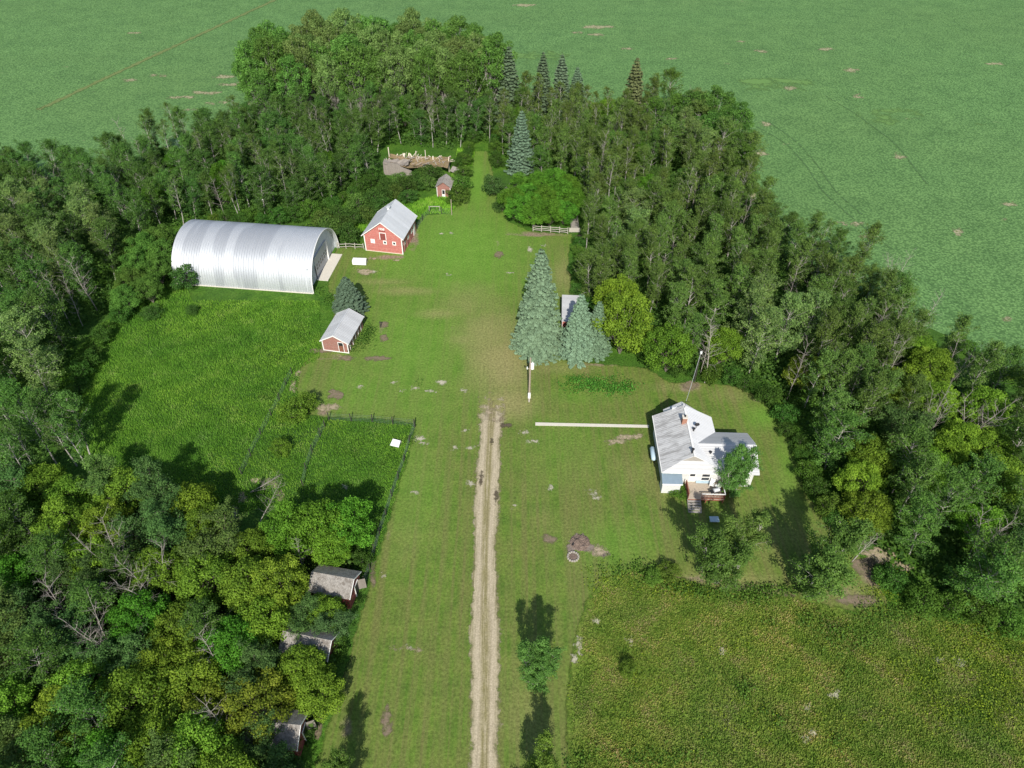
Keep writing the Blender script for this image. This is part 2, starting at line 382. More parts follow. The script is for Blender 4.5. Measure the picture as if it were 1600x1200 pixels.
class MB:
    def __init__(s): s.v = []; s.f = []
    def add(s, vs, fs):
        n = len(s.v); s.v += [tuple(map(float, p)) for p in vs]; s.f += [tuple(i+n for i in f) for f in fs]; return s
    def box(s, x0, x1, y0, y1, z0, z1):
        return s.add([(x, y, z) for z in (z0, z1) for x, y in ((x0, y0), (x1, y0), (x1, y1), (x0, y1))],
                     [(3, 2, 1, 0), (4, 5, 6, 7), (0, 1, 5, 4), (1, 2, 6, 5), (2, 3, 7, 6), (3, 0, 4, 7)])
    def slab(s, quad, th):
        """solid from a quad/polygon of points, thickness th downward along z"""
        n = len(quad); q = [tuple(p) for p in quad]; lo = [(p[0], p[1], p[2]-th) for p in q]
        return s.add(q+lo, [tuple(range(n)), tuple(range(2*n-1, n-1, -1))]+[(i, i+n, (i+1) % n+n, (i+1) % n) for i in range(n)])
    def prism(s, poly, a0, a1, axis='y'):
        """poly in (x,z) extruded along y (or (y,z) along x)"""
        n = len(poly)
        mk = (lambda p, a: (p[0], a, p[1])) if axis == 'y' else (lambda p, a: (a, p[0], p[1]))
        fl = [tuple(range(n)), tuple(range(2*n-1, n-1, -1))]+[(i+n, (i+1) % n+n, (i+1) % n, i)[::-1] for i in range(n)]
        return s.add([mk(p, a0) for p in poly]+[mk(p, a1) for p in poly], fl)
    def beam(s, a, b, w, h=None):
        a = Vector(a); b = Vector(b); h = h or w; d = (b-a).normalized()
        up = Vector((0, 0, 1)) if abs(d.z) < .95 else Vector((1, 0, 0))
        sx = d.cross(up).normalized()*w/2; sy = sx.cross(d).normalized()*h/2
        vs = [p+i*sx+j*sy for p in (a, b) for i, j in ((-1, -1), (1, -1), (1, 1), (-1, 1))]
        return s.add(vs, [(0, 1, 2, 3), (7, 6, 5, 4), (0, 4, 5, 1), (1, 5, 6, 2), (2, 6, 7, 3), (3, 7, 4, 0)])
    def tube(s, pts, rad, n=6, cap=True):
        pts = [Vector(p) for p in pts]; k = len(pts); vs = []
        rad = rad if hasattr(rad, '__len__') else [rad]*k
        for i, p in enumerate(pts):
            d = (pts[min(i+1, k-1)]-pts[max(i-1, 0)]).normalized()
            up = Vector((0, 0, 1)) if abs(d.z) < .9 else Vector((1, 0, 0))
            a = d.cross(up).normalized(); b_ = d.cross(a)
            for j in range(n):
                th = 2*math.pi*j/n; vs.append(p+(a*math.cos(th)+b_*math.sin(th))*rad[i])
        fs = [(i*n+j, i*n+(j+1) % n, (i+1)*n+(j+1) % n, (i+1)*n+j) for i in range(k-1) for j in range(n)]
        if cap: fs += [tuple(range(n))[::-1], tuple((k-1)*n+j for j in range(n))]
        return s.add(vs, fs)
    def build(s, name, mat, parent=None, smooth=False):
        o = mesh_obj(name, s.v, s.f, mat, parent, smooth=smooth)
        bm = bmesh.new(); bm.from_mesh(o.data); bmesh.ops.recalc_face_normals(bm, faces=bm.faces); bm.to_mesh(o.data); bm.free()
        return o

# ------------------------------------------------------------------ ground and its sheets
def sheet(name, poly, cell, z, mat, pad=1., extra=None, kind='structure', cap=2.):
    lo = poly.min(0)-pad; hi = poly.max(0)+pad
    xs = np.arange(lo[0], hi[0]+cell, cell); ys = np.arange(lo[1], hi[1]+cell, cell)
    X, Y = np.meshgrid(xs, ys); P = np.stack([X.ravel(), Y.ravel()], 1)
    d = sdist(P, poly); nx, ny = len(xs), len(ys)
    i = np.arange(nx*ny).reshape(ny, nx)
    q = np.stack([i[:-1, :-1], i[:-1, 1:], i[1:, 1:], i[1:, :-1]], -1).reshape(-1, 4)
    q = q[(d[q].max(1) > -pad)]
    used = np.unique(q); re = -np.ones(nx*ny, int); re[used] = np.arange(len(used)); q = re[q]; P = P[used]; d = d[used]
    V = np.column_stack([P, np.full(len(P), z)])
    at = {'edge': ('POINT', np.clip(d, -cap, cap))}
    if extra:
        for k, fn in extra.items(): at[k] = ('POINT', fn(V))
    return tag(mesh_obj(name, V, q, mat, attrs=at), kind=kind)
def blobs(lst):
    def fn(V):
        px, py = PXn(V); s = np.zeros(len(V))
        for (x, y, rx, ry, a) in lst:
            s = np.maximum(s, a*np.exp(-(((px-x)/rx)**2+((py-y)/ry)**2)))
        return np.clip(s, 0, 1)
    return fn
gx = [-1600, -700, -300, -200, -100, 0, 100, 200, 300, 700, 1600]; gy = [-300, -50, 50, 100, 150, 200, 300, 600, 2400]
tag(mesh_obj('ground', [(x, y, 0) for y in gy for x in gx],
    [(j*11+i, j*11+i+1, (j+1)*11+i+1, (j+1)*11+i) for j in range(8) for i in range(10)], 'ground_grass'), kind='structure')

LAWN = gpoly([(488, 1215), (545, 1030), (566, 955), (590, 872), (612, 800), (640, 705), (650, 662), (600, 655), (515, 652), (480, 648), (462, 610),
              (472, 570), (498, 548), (520, 500), (524, 470), (512, 452), (520, 400), (528, 386), (570, 384), (640, 360), (664, 336), (706, 334), (722, 310), (738, 262), (742, 236),
              (762, 236), (768, 262), (774, 290), (792, 345), (830, 362), (895, 366), (888, 400), (893, 450), (880, 500), (880, 560), (930, 568), (1010, 575),
              (1045, 598), (1100, 598), (1160, 605), (1215, 640), (1240, 700), (1260, 775), (1300, 815), (1345, 870), (1392, 945), (1330, 955), (1240, 930), (1160, 924),
              (1100, 915), (1040, 895), (985, 888), (940, 905), (915, 940), (898, 1000), (886, 1080), (884, 1215), (886, 1400), (430, 1400)])
lawn_extra = {
 'dry': blobs([(785, 575, 60, 60, 1.), (765, 520, 60, 50, .8), (740, 470, 60, 50, .6), (795, 625, 50, 34, .95), (770, 640, 24, 30, 1.), (765, 600, 60, 70, .45), (640, 455, 60, 8, .6), (690, 490, 50, 9, .65), (728, 530, 30, 14, .7), (600, 440, 50, 6, .5),
   (885, 430, 30, 50, .55), (875, 575, 70, 14, .65), (1060, 605, 60, 12, .5), (1150, 615, 70, 20, .35), (960, 660, 90, 16, .3), (980, 740, 120, 60, .38),
   (850, 900, 110, 130, .22), (1130, 905, 110, 16, .7), (1330, 920, 70, 30, .65), (1200, 850, 60, 60, .35), (820, 1100, 60, 150, .35), (620, 850, 60, 90, .30), (690, 900, 60, 200, .22), (830, 800, 60, 200, .25),
   (560, 1100, 70, 80, .25), (748, 250, 10, 30, .3), (700, 560, 60, 60, .25), (1040, 710, 60, 40, .45), (560, 540, 30, 12, .4), (650, 1050, 90, 120, .15)]),
 'lush': blobs([(720, 390, 130, 90, .95), (650, 540, 110, 110, .7), (650, 760, 50, 110, .45), (630, 400, 60, 60, .8), (745, 290, 20, 60, 1.), (580, 620, 90, 60, .5), (640, 560, 80, 60, .6), (1195, 650, 28, 20, .9), (1230, 740, 20, 60, .5),
   (820, 400, 60, 40, .5), (880, 700, 60, 60, .3), (905, 620, 60, 12, .4), (660, 640, 70, 40, .5), (960, 850, 60, 40, .5), (560, 600, 60, 40, .5)]),
 'soil': blobs([(646, 372, 10, 22, .8), (610, 402, 34, 5, .75), (838, 366, 55, 5, .75), (780, 395, 6, 30, .45), (1368, 900, 30, 22, .8), (1300, 925, 60, 14, .55), (1180, 920, 90, 9, .65), (1100, 905, 70, 9, .6),
   (520, 558, 34, 5, .7), (600, 512, 8, 12, .7), (590, 560, 30, 6, .5), (505, 640, 14, 12, .8), (845, 557, 18, 7, .8), (930, 570, 50, 4, .55), (1075, 603, 22, 10, .75),
   (575, 426, 16, 7, .65), (668, 330, 22, 4, .7), (500, 455, 10, 5, .7), (1185, 625, 22, 8, .5), (770, 655, 22, 10, .7), (540, 1130, 14, 30, .6), (605, 830, 5, 60, .5)])}
sheet('lawn', LAWN, .9, .02, 'lawn_grass', 1.5, lawn_extra)
MEADOW = gpoly([(884, 1215), (886, 1080), (898, 1000), (915, 940), (940, 905), (985, 888), (1040, 895), (1100, 915), (1160, 924), (1240, 930), (1330, 955), (1392, 945), (1420, 955),
                (1500, 970), (1620, 985), (1720, 1000), (1800, 1200), (1900, 1400), (886, 1400)])
sheet('meadow', MEADOW, 1.2, .012, 'meadow_grass', 2.)
FIELD = gpoly([(187, 300, 0), (120, 280, 0), (0, 270), (-150, 262), (-500, 240), (-900, -100), (-1200, -290), (2800, -290), (2600, 100), (2200, 400), (1900, 700), (1660, 605),
               (1600, 588), (1540, 560), (1487, 527), (1440, 490, 2), (1400, 455, 4), (1360, 420, 5), (1310, 385, 6), (1260, 360, 5), (1215, 335, 3), (1183, 300, 0), (1163, 262), (1158, 236), (1120, 200), (1040, 170), (960, 162),
               (860, 158), (790, 150), (700, 120), (560, 118), (450, 130), (415, 165), (395, 190), (330, 215), (250, 230)])
sheet('crop_field', FIELD, 6., .02, 'crop', 6., cap=6.)

def ellipse_poly(x, y, rx, ry, rnd, n=18):
    k = [rnd.uniform(.72, 1.15) for _ in range(n)]
    return gpoly([(x+rx*k[i]*math.cos(6.2832*i/n), y+ry*k[i]*math.sin(6.2832*i/n)) for i in range(n)])
rp = random.Random(4)
def patches(name, mat, lst, cell=.35, z=.04):
    Vs, Qs, Es = [], [], []; off = 0
    for k, (x, y, rx, ry) in enumerate(lst):
        poly = ellipse_poly(x, y, rx, ry, rp); c = cell if rx < 40 else cell*3
        lo = poly.min(0)-c*2; hi = poly.max(0)+c*2
        xs = np.arange(lo[0], hi[0]+c, c); ys = np.arange(lo[1], hi[1]+c, c)
        X, Y = np.meshgrid(xs, ys); P = np.stack([X.ravel(), Y.ravel()], 1); d = sdist(P, poly)
        i = np.arange(len(P)).reshape(len(ys), len(xs))
        q = np.stack([i[:-1, :-1], i[:-1, 1:], i[1:, 1:], i[1:, :-1]], -1).reshape(-1, 4)
        Vs.append(np.column_stack([P, np.full(len(P), z+.004*(k % 5))])); Qs.append(q+off); Es.append(np.clip(d, -2, 2)-.05); off += len(P)
    return tag(mesh_obj(name, np.concatenate(Vs), np.concatenate(Qs), mat, attrs={'edge': ('POINT', np.concatenate(Es))}), kind='structure')
patches('tan_soil', 'tan_soil', [(985, 683, 24, 5), (963, 690, 20, 4), (925, 858, 22, 7), (940, 866, 14, 5), (1375, 868, 30, 12), (1410, 885, 20, 8), (1340, 845, 16, 10), (582, 404, 8, 2), (620, 407, 5, 1.5), (405, 751, 18, 4), (428, 757, 8, 7), (438, 774, 5, 9), (378, 778, 7, 8), (366, 800, 5, 8),
    (632, 1012, 26, 2), (652, 1015, 8, 2), (768, 652, 12, 14), (458, 605, 5, 10), (466, 583, 4, 6), (505, 637, 12, 7), (520, 636, 14, 5), (570, 425, 14, 5), (548, 452, 8, 3)])
patches('brown_soil', 'brown_soil', [(860, 843, 13, 7), (1350, 885, 22, 14), (1140, 915, 60, 7), (1220, 925, 50, 6), (1340, 940, 50, 10), (590, 560, 22, 4), (600, 508, 8, 5), (600, 528, 6, 8), (525, 617, 14, 8),
    (605, 1130, 9, 28), (495, 1130, 10, 26), (583, 900, 4, 20), (845, 556, 14, 6), (1078, 602, 15, 6), (780, 398, 7, 7), (905, 370, 7, 4), (1440, 925, 14, 8), (502, 548, 26, 4), (540, 560, 16, 4)])
_pebbles = [(622, 690, 4, 2), (690, 598, 7, 3), (656, 686, 7, 4), (662, 693, 5, 2), (648, 607, 4, 2), (672, 612, 7, 2), (725, 610, 4, 2), (727, 673, 3, 2), (628, 610, 3, 1.5), (615, 598, 3, 1.5), (820, 676, 7, 2),
    (830, 690, 10, 2), (861, 762, 3, 4), (925, 770, 7, 3), (932, 778, 6, 2), (803, 790, 3, 2), (648, 770, 4, 2), (735, 755, 5, 4), (735, 700, 5, 2), (710, 700, 5, 2), (640, 1012, 3, 2), (932, 970, 5, 4),
    (1128, 1018, 3, 5), (1305, 1085, 7, 6), (1262, 1103, 4, 3), (1500, 1035, 8, 5), (1465, 1030, 6, 3), (905, 1010, 4, 12), (898, 1030, 5, 6), (1270, 1145, 5, 4), (1258, 1155, 5, 5), (985, 1000, 4, 4),
    (690, 365, 3, 1.2), (705, 365, 2, 1), (585, 425, 3, 2), (828, 390, 4, 4), (850, 384, 3, 1), (797, 427, 4, 1), (700, 430, 3, 1.2), (540, 760, 4, 2), (600, 900, 3, 2), (562, 605, 3, 1.5)]
patches('pale_pebbles', 'pale_stone_soil', _pebbles, .2, .06)
patches('field_bare_soil', 'field_soil', [(285, 152, 22, 2), (322, 145, 26, 2.5), (362, 132, 22, 2), (350, 120, 18, 2), (385, 128, 14, 2.5), (395, 162, 14, 4), (205, 125, 18, 2), (335, 161, 18, 1.5), (300, 172, 14, 1.5), (250, 118, 16, 1.5), (210, 52, 14, 1.2), (935, 42, 24, 2.5), (930, 54, 14, 1.6), (900, 51, 12, 1.4),
    (865, 148, 14, 2), (1155, 65, 8, 1.5), (1190, 80, 10, 2), (1290, 77, 14, 2), (1330, 110, 12, 3), (1233, 138, 8, 3), (1195, 195, 8, 4), (1190, 240, 10, 5), (1340, 150, 6, 4), (1555, 100, 14, 2), (1575, 318, 12, 4), (1497, 362, 7, 5),
    (1572, 498, 6, 3), (1357, 370, 13, 5), (1405, 245, 8, 6), (1170, 265, 5, 30), (1175, 300, 6, 18), (1330, 350, 24, 3), (1425, 455, 4, 5), (1575, 345, 7, 2), (980, 76, 12, 1.5), (820, 8, 20, 2), (1050, 92, 10, 1.6)], 1.2, .03)
patches('field_weeds', 'field_green', [(1210, 130, 75, 7), (1390, 180, 60, 6), (840, 88, 60, 5)], 1.6, .024)
patches('damp_earth', 'wet_soil', [(792, 665, 11, 4), (752, 748, 3, 12), (775, 775, 3, 14), (768, 690, 3, 5), (1360, 880, 12, 8)], .25, .075)
patches('ash_heap_soil', 'ash_soil', [(903, 846, 13, 13), (892, 856, 9, 9), (918, 856, 14, 8), (945, 868, 8, 3)], .25, .05)

def ribbon(name, mat, pts, width, z, cell=.5, across=False):
    P = np.array([G(*p)[:2] for p in pts]); seg = np.hypot(*np.diff(P, axis=0).T); s = np.concatenate([[0], np.cumsum(seg)])
    tt = np.arange(0, s[-1], cell*2); X = np.interp(tt, s, P[:, 0]); Y = np.interp(tt, s, P[:, 1])
    for _ in range(3):
        X[1:-1] = (X[:-2]+2*X[1:-1]+X[2:])/4; Y[1:-1] = (Y[:-2]+2*Y[1:-1]+Y[2:])/4
    dx = np.gradient(X); dy = np.gradient(Y); nn = np.hypot(dx, dy); nx, ny = dy/nn, -dx/nn
    W = width if hasattr(width, '__len__') else [width, width]
    hw = np.interp(np.linspace(0, 1, len(tt)), np.linspace(0, 1, len(W)), W)/2
    us = np.linspace(-1.35, 1.35, 19)
    if name == 'driveway': hw = hw*(1+.07*np.sin(tt*.33)+.05*np.sin(tt*.81+1)+.05*np.sin(tt*1.9)); X = X+.18*np.sin(tt*.12)
    V = np.stack([X[:, None]+nx[:, None]*us*hw[:, None], Y[:, None]+ny[:, None]*us*hw[:, None], np.full((len(tt), len(us)), z)], -1).reshape(-1, 3)
    i = np.arange(len(V)).reshape(len(tt), len(us))
    q = np.stack([i[:-1, :-1], i[:-1, 1:], i[1:, 1:], i[1:, :-1]], -1).reshape(-1, 4)
    U = np.tile(us, len(tt)); end = np.minimum(tt, tt[-1]-tt)[:, None]*.5
    e = np.minimum((1-np.abs(U)).reshape(len(tt), -1)*hw[:, None], end)
    if name == 'driveway': e = np.minimum(e, ((tt[-1]-tt)*.07-.45)[:, None])
    e = e.ravel()
    return tag(mesh_obj(name, V, q, mat, attrs={'edge': ('POINT', e), 'across': ('POINT', U)}), kind='structure')
ribbon('driveway', 'driveway', [(752, 1420), (753, 1200), (757, 1000), (760, 850), (764, 740), (767, 660), (769, 615), (772, 590)], [2.9, 2.75, 2.9, 2.65, 2.9, 3.1, 4.2], .05)
ribbon('field_track', 'field_track', [(60, 172), (187, 112), (300, 60), (425, 2), (520, -40)], 1.5, .075, 2)
for pts in ([(1168, 190), (1230, 225), (1262, 262), (1285, 300), (1330, 340), (1400, 395)], [(1200, 190), (1246, 222), (1280, 262), (1305, 300), (1350, 338)],
            [(1290, 150), (1340, 180), (1400, 225), (1450, 290)]):
    ribbon('wheel_track', 'crop_lane', pts, .35, .08, 1.)
# ------------------------------------------------------------------ buildings
RNG = random.Random(11)
def local(px, py, az, z=0.):
    g = G(px, py, z); return (g[0], g[1], 0.), -math.radians(az)
def gable_roof(root, x0, x1, y0, y1, ze, zr, mat, th=.07, name='roof', xr=None, trim=None):
    xr = (x0+x1)/2 if xr is None else xr
    r = MB()
    # two slopes with thickness, closed at the ridge
    r.prism([(x0, ze), (xr, zr), (x1, ze), (x1, ze-th), (xr, zr-th), (x0, ze-th)], y0, y1)
    o = r.build(name, mat, root)
    if trim:
        for y in (y0-.03, y1):
            MB().prism([(x0-.02, ze-.16), (x0-.02, ze+.01), (xr, zr+.01), (x1+.02, ze+.01), (x1+.02, ze-.16), (xr, zr-.18)], y, y+.03).build('barge_board', trim, root)
    return o
def window(root, x0, x1, z0, z1, y, frame='white_paint', pane='dark_glass', w=.1, bars=False):
    f = MB(); f.box(x0-w, x0, y-.05, y, z0-w, z1+w).box(x1, x1+w, y-.05, y, z0-w, z1+w).box(x0, x1, y-.05, y, z1, z1+w).box(x0, x1, y-.05, y, z0-w, z0)
    if bars: f.box((x0+x1)/2-.03, (x0+x1)/2+.03, y-.045, y-.005, z0, z1)
    o = f.build('window', frame, root); MB().box(x0, x1, y-.02, y-.003, z0, z1).build('pane', pane, o); return o

# --- red barn
loc, rz = local(572.4, 391.3, 10.7)
barn = empty('barn', loc, rz, 'bright red barn with white trim and grey metal gable roof beside the arched hangar', 'barn')
W, Ln = 7.06, 8.3
MB().prism([(0, 0), (W, 0), (W, 3.25), (W/2, 6.0), (0, 3.25)], 0, Ln).build('wall', 'red_siding', barn)
gable_roof(barn, -.45, W+.45, -.3, Ln+.25, 3.25, 6.35, 'barn_roof_metal', .08, trim='white_paint')
for x in (0, W): MB().box(x-.09, x+.09, -.06, .0, 0, 3.2).build('corner_board', 'white_paint', barn)
MB().box(.1, W-.1, -.04, 0, 0, .14).build('base_board', 'pale_plank', barn)
window(barn, 1.25, 1.85, 1.85, 2.5, 0, pane='white_paint'); window(barn, 3.68, 4.05, 1.93, 2.35, 0, w=.16); window(barn, 5.42, 5.80, 1.93, 2.35, 0, w=.16)
ld = MB(); ld.box(2.95, 3.07, -.05, 0, 2.65, 4.1).box(4.1, 4.22, -.05, 0, 2.65, 4.1).box(3.07, 4.1, -.05, 0, 4.0, 4.12)
ldo = ld.build('loft_door_trim', 'white_paint', barn)
MB().box(3.09, 4.08, -.025, 0, 2.62, 3.98).build('loft_door', 'dull_red_siding', barn)
fc = bpy.data.curves.new('year_lettering', 'FONT'); fc.body = '1958'; fc.size = .62; fc.extrude = .012; fc.offset = .012; fc.space_character = .95
ft = bpy.data.objects.new('tmp', fc); COL.objects.link(ft); bpy.context.view_layer.update()
fm = bpy.data.meshes.new_from_object(ft.evaluated_get(bpy.context.evaluated_depsgraph_get())); bpy.data.objects.remove(ft)
fm.materials.clear(); fm.materials.append(MAT['white_paint'])
fo = bpy.data.objects.new('year_lettering', fm); COL.objects.link(fo); fo.parent = barn; fo.location = (2.88, -.03, 4.62); fo.rotation_euler = (math.pi/2, 0, 0)
MB().box(3.0, 4.16, -.02, 0, 4.3, 4.5).build('sign_board', 'dull_red_siding', barn)
v = MB().box(W/2-.3, W/2+.1, 4.6, 5.2, 6.1, 6.65).box(W/2-.42, W/2+.22, 4.5, 5.3, 6.65, 6.72)
v.build('roof_vent', 'barn_roof_metal', barn)
for y in (1.4, 3.6, 5.8):
    MB().box(W, W+.05, y-.4, y+.4, 1.2, 1.9).build('side_window', 'white_paint', barn)
MB().box(W, W+.06, 6.7, 7.7, .05, 2.1).build('side_door', 'white_paint', barn)
for y in (1.0, 2.6, 4.4): MB().box(W+.001, W+.12, y, y+.08, 0, 2.9).build('side_batten', 'faded_red_siding', barn)

# --- red shed with white roof
loc, rz = local(506.4, 547.2, 10.25)
s = empty('shed', loc, rz, 'red granary shed with bright white roof in front of the small spruce', 'shed')
MB().prism([(0, 0), (4.04, 0), (4.04, 2.0), (2.02, 3.02), (0, 2.0)], 0, 6.6).build('wall', 'faded_red_siding', s)
gable_roof(s, -.3, 4.34, -.2, 6.9, 1.98, 3.3, 'white_roof_metal', .06, trim='white_paint')
for x in (.0, 4.04): MB().box(x-.07, x+.07, -.06, 0, 0, 1.95).build('corner_board', 'white_paint', s)
MB().box(.07, 3.97, -.05, 0, 0, .16).build('base_board', 'white_paint', s)
d = MB().box(2.5, 2.58, -.05, 0, .16, 2.0).box(3.32, 3.40, -.05, 0, .16, 2.0).box(2.58, 3.32, -.05, 0, 1.92, 2.02)
do = d.build('door_frame', 'white_paint', s); MB().box(2.58, 3.32, -.03, 0, .16, 1.3).build('door_lower', 'rusty', s); MB().box(2.58, 3.32, -.025, 0, 1.32, 1.9).build('door_opening', 'black_iron_and_gaps', s)  # opening is a black panel, the inside darkness given as colour
for y in (.8, 2., 3.2, 4.4, 5.6): MB().box(4.04, 4.1, y-.06, y+.06, 0, 1.9).build('side_post', 'white_paint', s)
MB().box(1.96, 2.08, -.2, 6.9, 3.30, 3.34).build('ridge_cap', 'barn_roof_metal', s)

# --- quonset
loc, rz = local(490, 458.7, 6.3)
q = empty('arched_hangar', loc, rz, 'long silver arched corrugated steel hangar with white end wall', 'hangar')
R, Hq, Lq = 7.43, 7.05, 24.6
xs = np.arange(-Lq, .001, .055); th = np.linspace(0, math.pi, 45)
prof = np.stack([R-R*np.cos(th), Hq*np.power(np.sin(th), .92)], 1); prof[-1, 1] = 0; prof[0, 1] = 0
V = []
for x in xs:
    a = .06*math.sin(2*math.pi*x/.44)
    for (yy, zz), tt in zip(prof, th): V.append((x, yy-a*math.cos(tt), max(zz+a*math.sin(tt), 0)))
nx_, nt_ = len(xs), len(th); ii = np.arange(nx_*nt_).reshape(nx_, nt_)
fq = np.stack([ii[:-1, :-1], ii[1:, :-1], ii[1:, 1:], ii[:-1, 1:]], -1).reshape(-1, 4)
mesh_obj('roof_shell', V, fq, 'galvanised_arch', q, smooth=True)
endp = [(yy, zz) for yy, zz in zip(prof[:, 0], prof[:, 1]*.985)]
def arch_wall(name, x0, x1, y0=None, y1=None):
    pts = [(float(a), float(b)) for a, b in endp]
    return MB().prism(pts, x0, x1, 'x').build(name, 'grey_door_steel_w', q)
siding_mat('grey_door_steel_w', (.60, .62, .65), (.70, .72, .74), (.5, .52, .55), vertical=True, pitch=.3, wear=.15)
arch_wall('end_wall', -.95, -.85); arch_wall('back_wall', -Lq+.5, -Lq+.6)
rim = MB()
for k in range(nt_-1):
    (a, b), (c, d_) = prof[k], prof[k+1]; rim.beam((.02, a, b), (.02, c, d_), .08, .1)
rim.build('rim', 'white_paint', q)
dd = MB().box(-.84, -.76, 4.5, 10.6, .02, 3.85).build('sliding_door', 'grey_door_steel', q)
for k in range(6):
    for z in (1.35, 2.0):
        y = 5.25+k*.95; MB().box(-.755, -.72, y, y+.42, z, z+.34).build('door_window', 'dark_glass', dd)
MB().box(-.76, -.55, 10.62, 10.9, 0, 4.0).build('door_post', 'white_paint', q)
MB().box(-.76, -.7, 4.35, 4.5, 0, 2.6).build('door_gap_dark', 'black_iron_and_gaps', q)  # black strip in place of the dark slit at the door edge
MB().box(-.84, -.6, 1.0, 10.6, 3.88, 4.1).build('door_rail', 'grey_door_steel', q)
MB().box(-Lq, 0, -.18, -.06, 0, .14).build('foundation', 'pale_concrete', q)
tag(MB().box(-.7, 1.28, 3.95, 12.6, .0, .1).build('concrete_pad', 'pale_concrete'), kind='structure')
o = bpy.data.objects['concrete_pad']; o.location = loc; o.rotation_euler = (0, 0, rz)

# --- white house
loc0 = G(1035.1, 737.5, 2.9)
h = empty('farmhouse', (loc0[0], loc0[1], 0), -math.radians(1.4), 'white farmhouse with grey metal roof, brick chimney and front deck', 'house')
EH = 2.9
w = MB(); w.box(.35, 7.45, .42, 9.5, 0, EH+.02)
w.prism([(.35, EH), (7.45, EH), (3.78, 4.9)], 1.2, 9.5)
w.build('wall', 'white_siding', h)
MB().box(7.45, 11.5, .42, 6.5, 0, EH+.02).prism([(.42, EH), (6.5, EH), (3.5, 4.3)], 7.4, 11.5, 'x').build('wing_wall', 'white_siding', h)
MB().box(1.8, 5.6, 9.5, 10.7, 0, 2.95).prism([(1.8, 2.9), (5.6, 2.9), (3.7, 4.1)], 9.5, 10.6).build('rear_wall', 'white_siding', h)
# main roof with clipped front: left slope, right slope, skirt, gablet
r = MB(); z0, zr, yr = EH, 5.05, .85; xr = 3.75
gx0, gx1, zg = 2.3, 5.25, 4.13
r.slab([(-.02, -.02, z0), (gx0, yr, zg), (xr, yr, zr), (xr, 9.9, zr), (-.02, 9.9, z0)], .07)
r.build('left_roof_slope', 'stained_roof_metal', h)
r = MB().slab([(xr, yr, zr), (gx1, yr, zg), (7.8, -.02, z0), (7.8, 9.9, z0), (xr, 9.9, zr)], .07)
r.build('right_roof_slope', 'sun_side_roof_metal', h)
r = MB().slab([(-.02, -.02, z0), (7.8, -.02, z0), (gx1, yr, zg), (gx0, yr, zg)], .07); r.build('front_roof_skirt', 'sun_toned_front_metal', h)
MB().prism([(gx0+.05, zg-.05), (gx1-.05, zg-.05), (xr, zr-.06)], yr+.02, yr+.1).build('gablet', 'weathered_wood', h)
MB().beam((xr, .7, zr+.03), (xr, 9.95, zr+.03), .22, .06).build('ridge_cap', 'white_paint', h)
r = MB().prism([(-.1, EH+.01), (3.5, 4.52), (7.1, EH+.01), (7.1, EH-.07), (3.5, 4.44), (-.1, EH-.07)], 4.7, 11.95, 'x'); r.build('wing_roof', 'white_roof_metal', h)
MB().prism([(.0, EH-.12), (.0, EH+.03), (3.5, 4.54), (7.0, EH+.03), (7.0, EH-.12), (3.5, 4.36)], 11.93, 11.98, 'x').build('barge_board', 'white_paint', h)
r = MB().prism([(1.45, 3.05), (3.7, 4.62), (5.95, 3.05), (5.95, 2.98), (3.7, 4.55), (1.45, 2.98)], 9.6, 11.0); r.build('rear_roof', 'house_roof_metal', h)
# gutters and downpipes
MB().beam((-.08, 0, EH-.05), (-.08, 9.9, EH-.05), .1, .1).beam((0, -.07, EH-.05), (7.7, -.07, EH-.05), .1, .1).build('gutter', 'white_paint', h)
MB().tube([(-.1, .1, EH-.1), (.22, .3, 2.2), (.25, .32, .1)], .05).build('downpipe', 'white_paint', h)
# lean-to porch
MB().box(.1, 2.35, -.95, .41, 0, 1.95).build('porch_wall', 'white_siding', h)
MB().slab([(-.02, -1.15, 2.02), (2.5, -1.15, 2.02), (2.5, .4, 2.55), (-.02, .4, 2.55)], .08).build('porch_roof', 'slate_roof', h)
MB().box(-.02, 2.5, -1.2, -1.16, 1.84, 2.04).build('porch_fascia', 'white_paint', h)
# door and windows
do = MB().box(3.5, 4.4, .36, .42, .8, 2.75).build('door', 'white_paint', h); MB().box(3.62, 4.25, .33, .36, 1.85, 2.5).build('door_window', 'dark_glass', do)
window(h, 5.15, 6.1, 1.75, 2.35, .42, w=.08, bars=False); window(h, 5.15, 6.1, 1.1, 1.6, .42, w=.08)
window(h, 8.3, 9.2, 1.2, 2.2, .42, w=.08)
MB().box(4.5, 6.4, .08, .36, .85, 1.0).build('bench', 'tank_paint', h)
# deck
dk = MB()
for k in range(22): dk.box(3.12, 7.6, -2.4+k*.128, -2.4+k*.128+.118, .72, .78)
dk.build('deck', 'deck_wood', h)
MB().box(3.14, 7.58, -2.38, .40, .5, .715).build('deck_frame', 'red_stain', h)
for x in (3.2, 5.4, 7.5):
    for y in (-2.3, -.2): MB().box(x-.06, x+.06, y-.06, y+.06, 0, .5).build('deck_post', 'red_stain', h)
def railing(a, b, n, z=.78, hh=.95, top='white_paint', bal='red_stain'):
    a = Vector(a); b = Vector(b); m_ = MB().beam(a+Vector((0, 0, z+hh)), b+Vector((0, 0, z+hh)), .12, .06)
    t_ = m_.build('handrail', top, h)
    k = MB().beam(a+Vector((0, 0, z+.15)), b+Vector((0, 0, z+.15)), .06, .08)
    for i in range(n+1):
        p = a.lerp(b, i/n); k.beam(p+Vector((0, 0, z)), p+Vector((0, 0, z+hh-.03)), .05)
    k.build('balusters', bal, t_)
railing((4.75, -2.36, 0), (7.6, -2.36, 0), 16); railing((3.15, -2.36, 0), (3.15, -.2, 0), 12, top='red_stain'); railing((7.56, -2.3, 0), (7.56, .2, 0), 12)
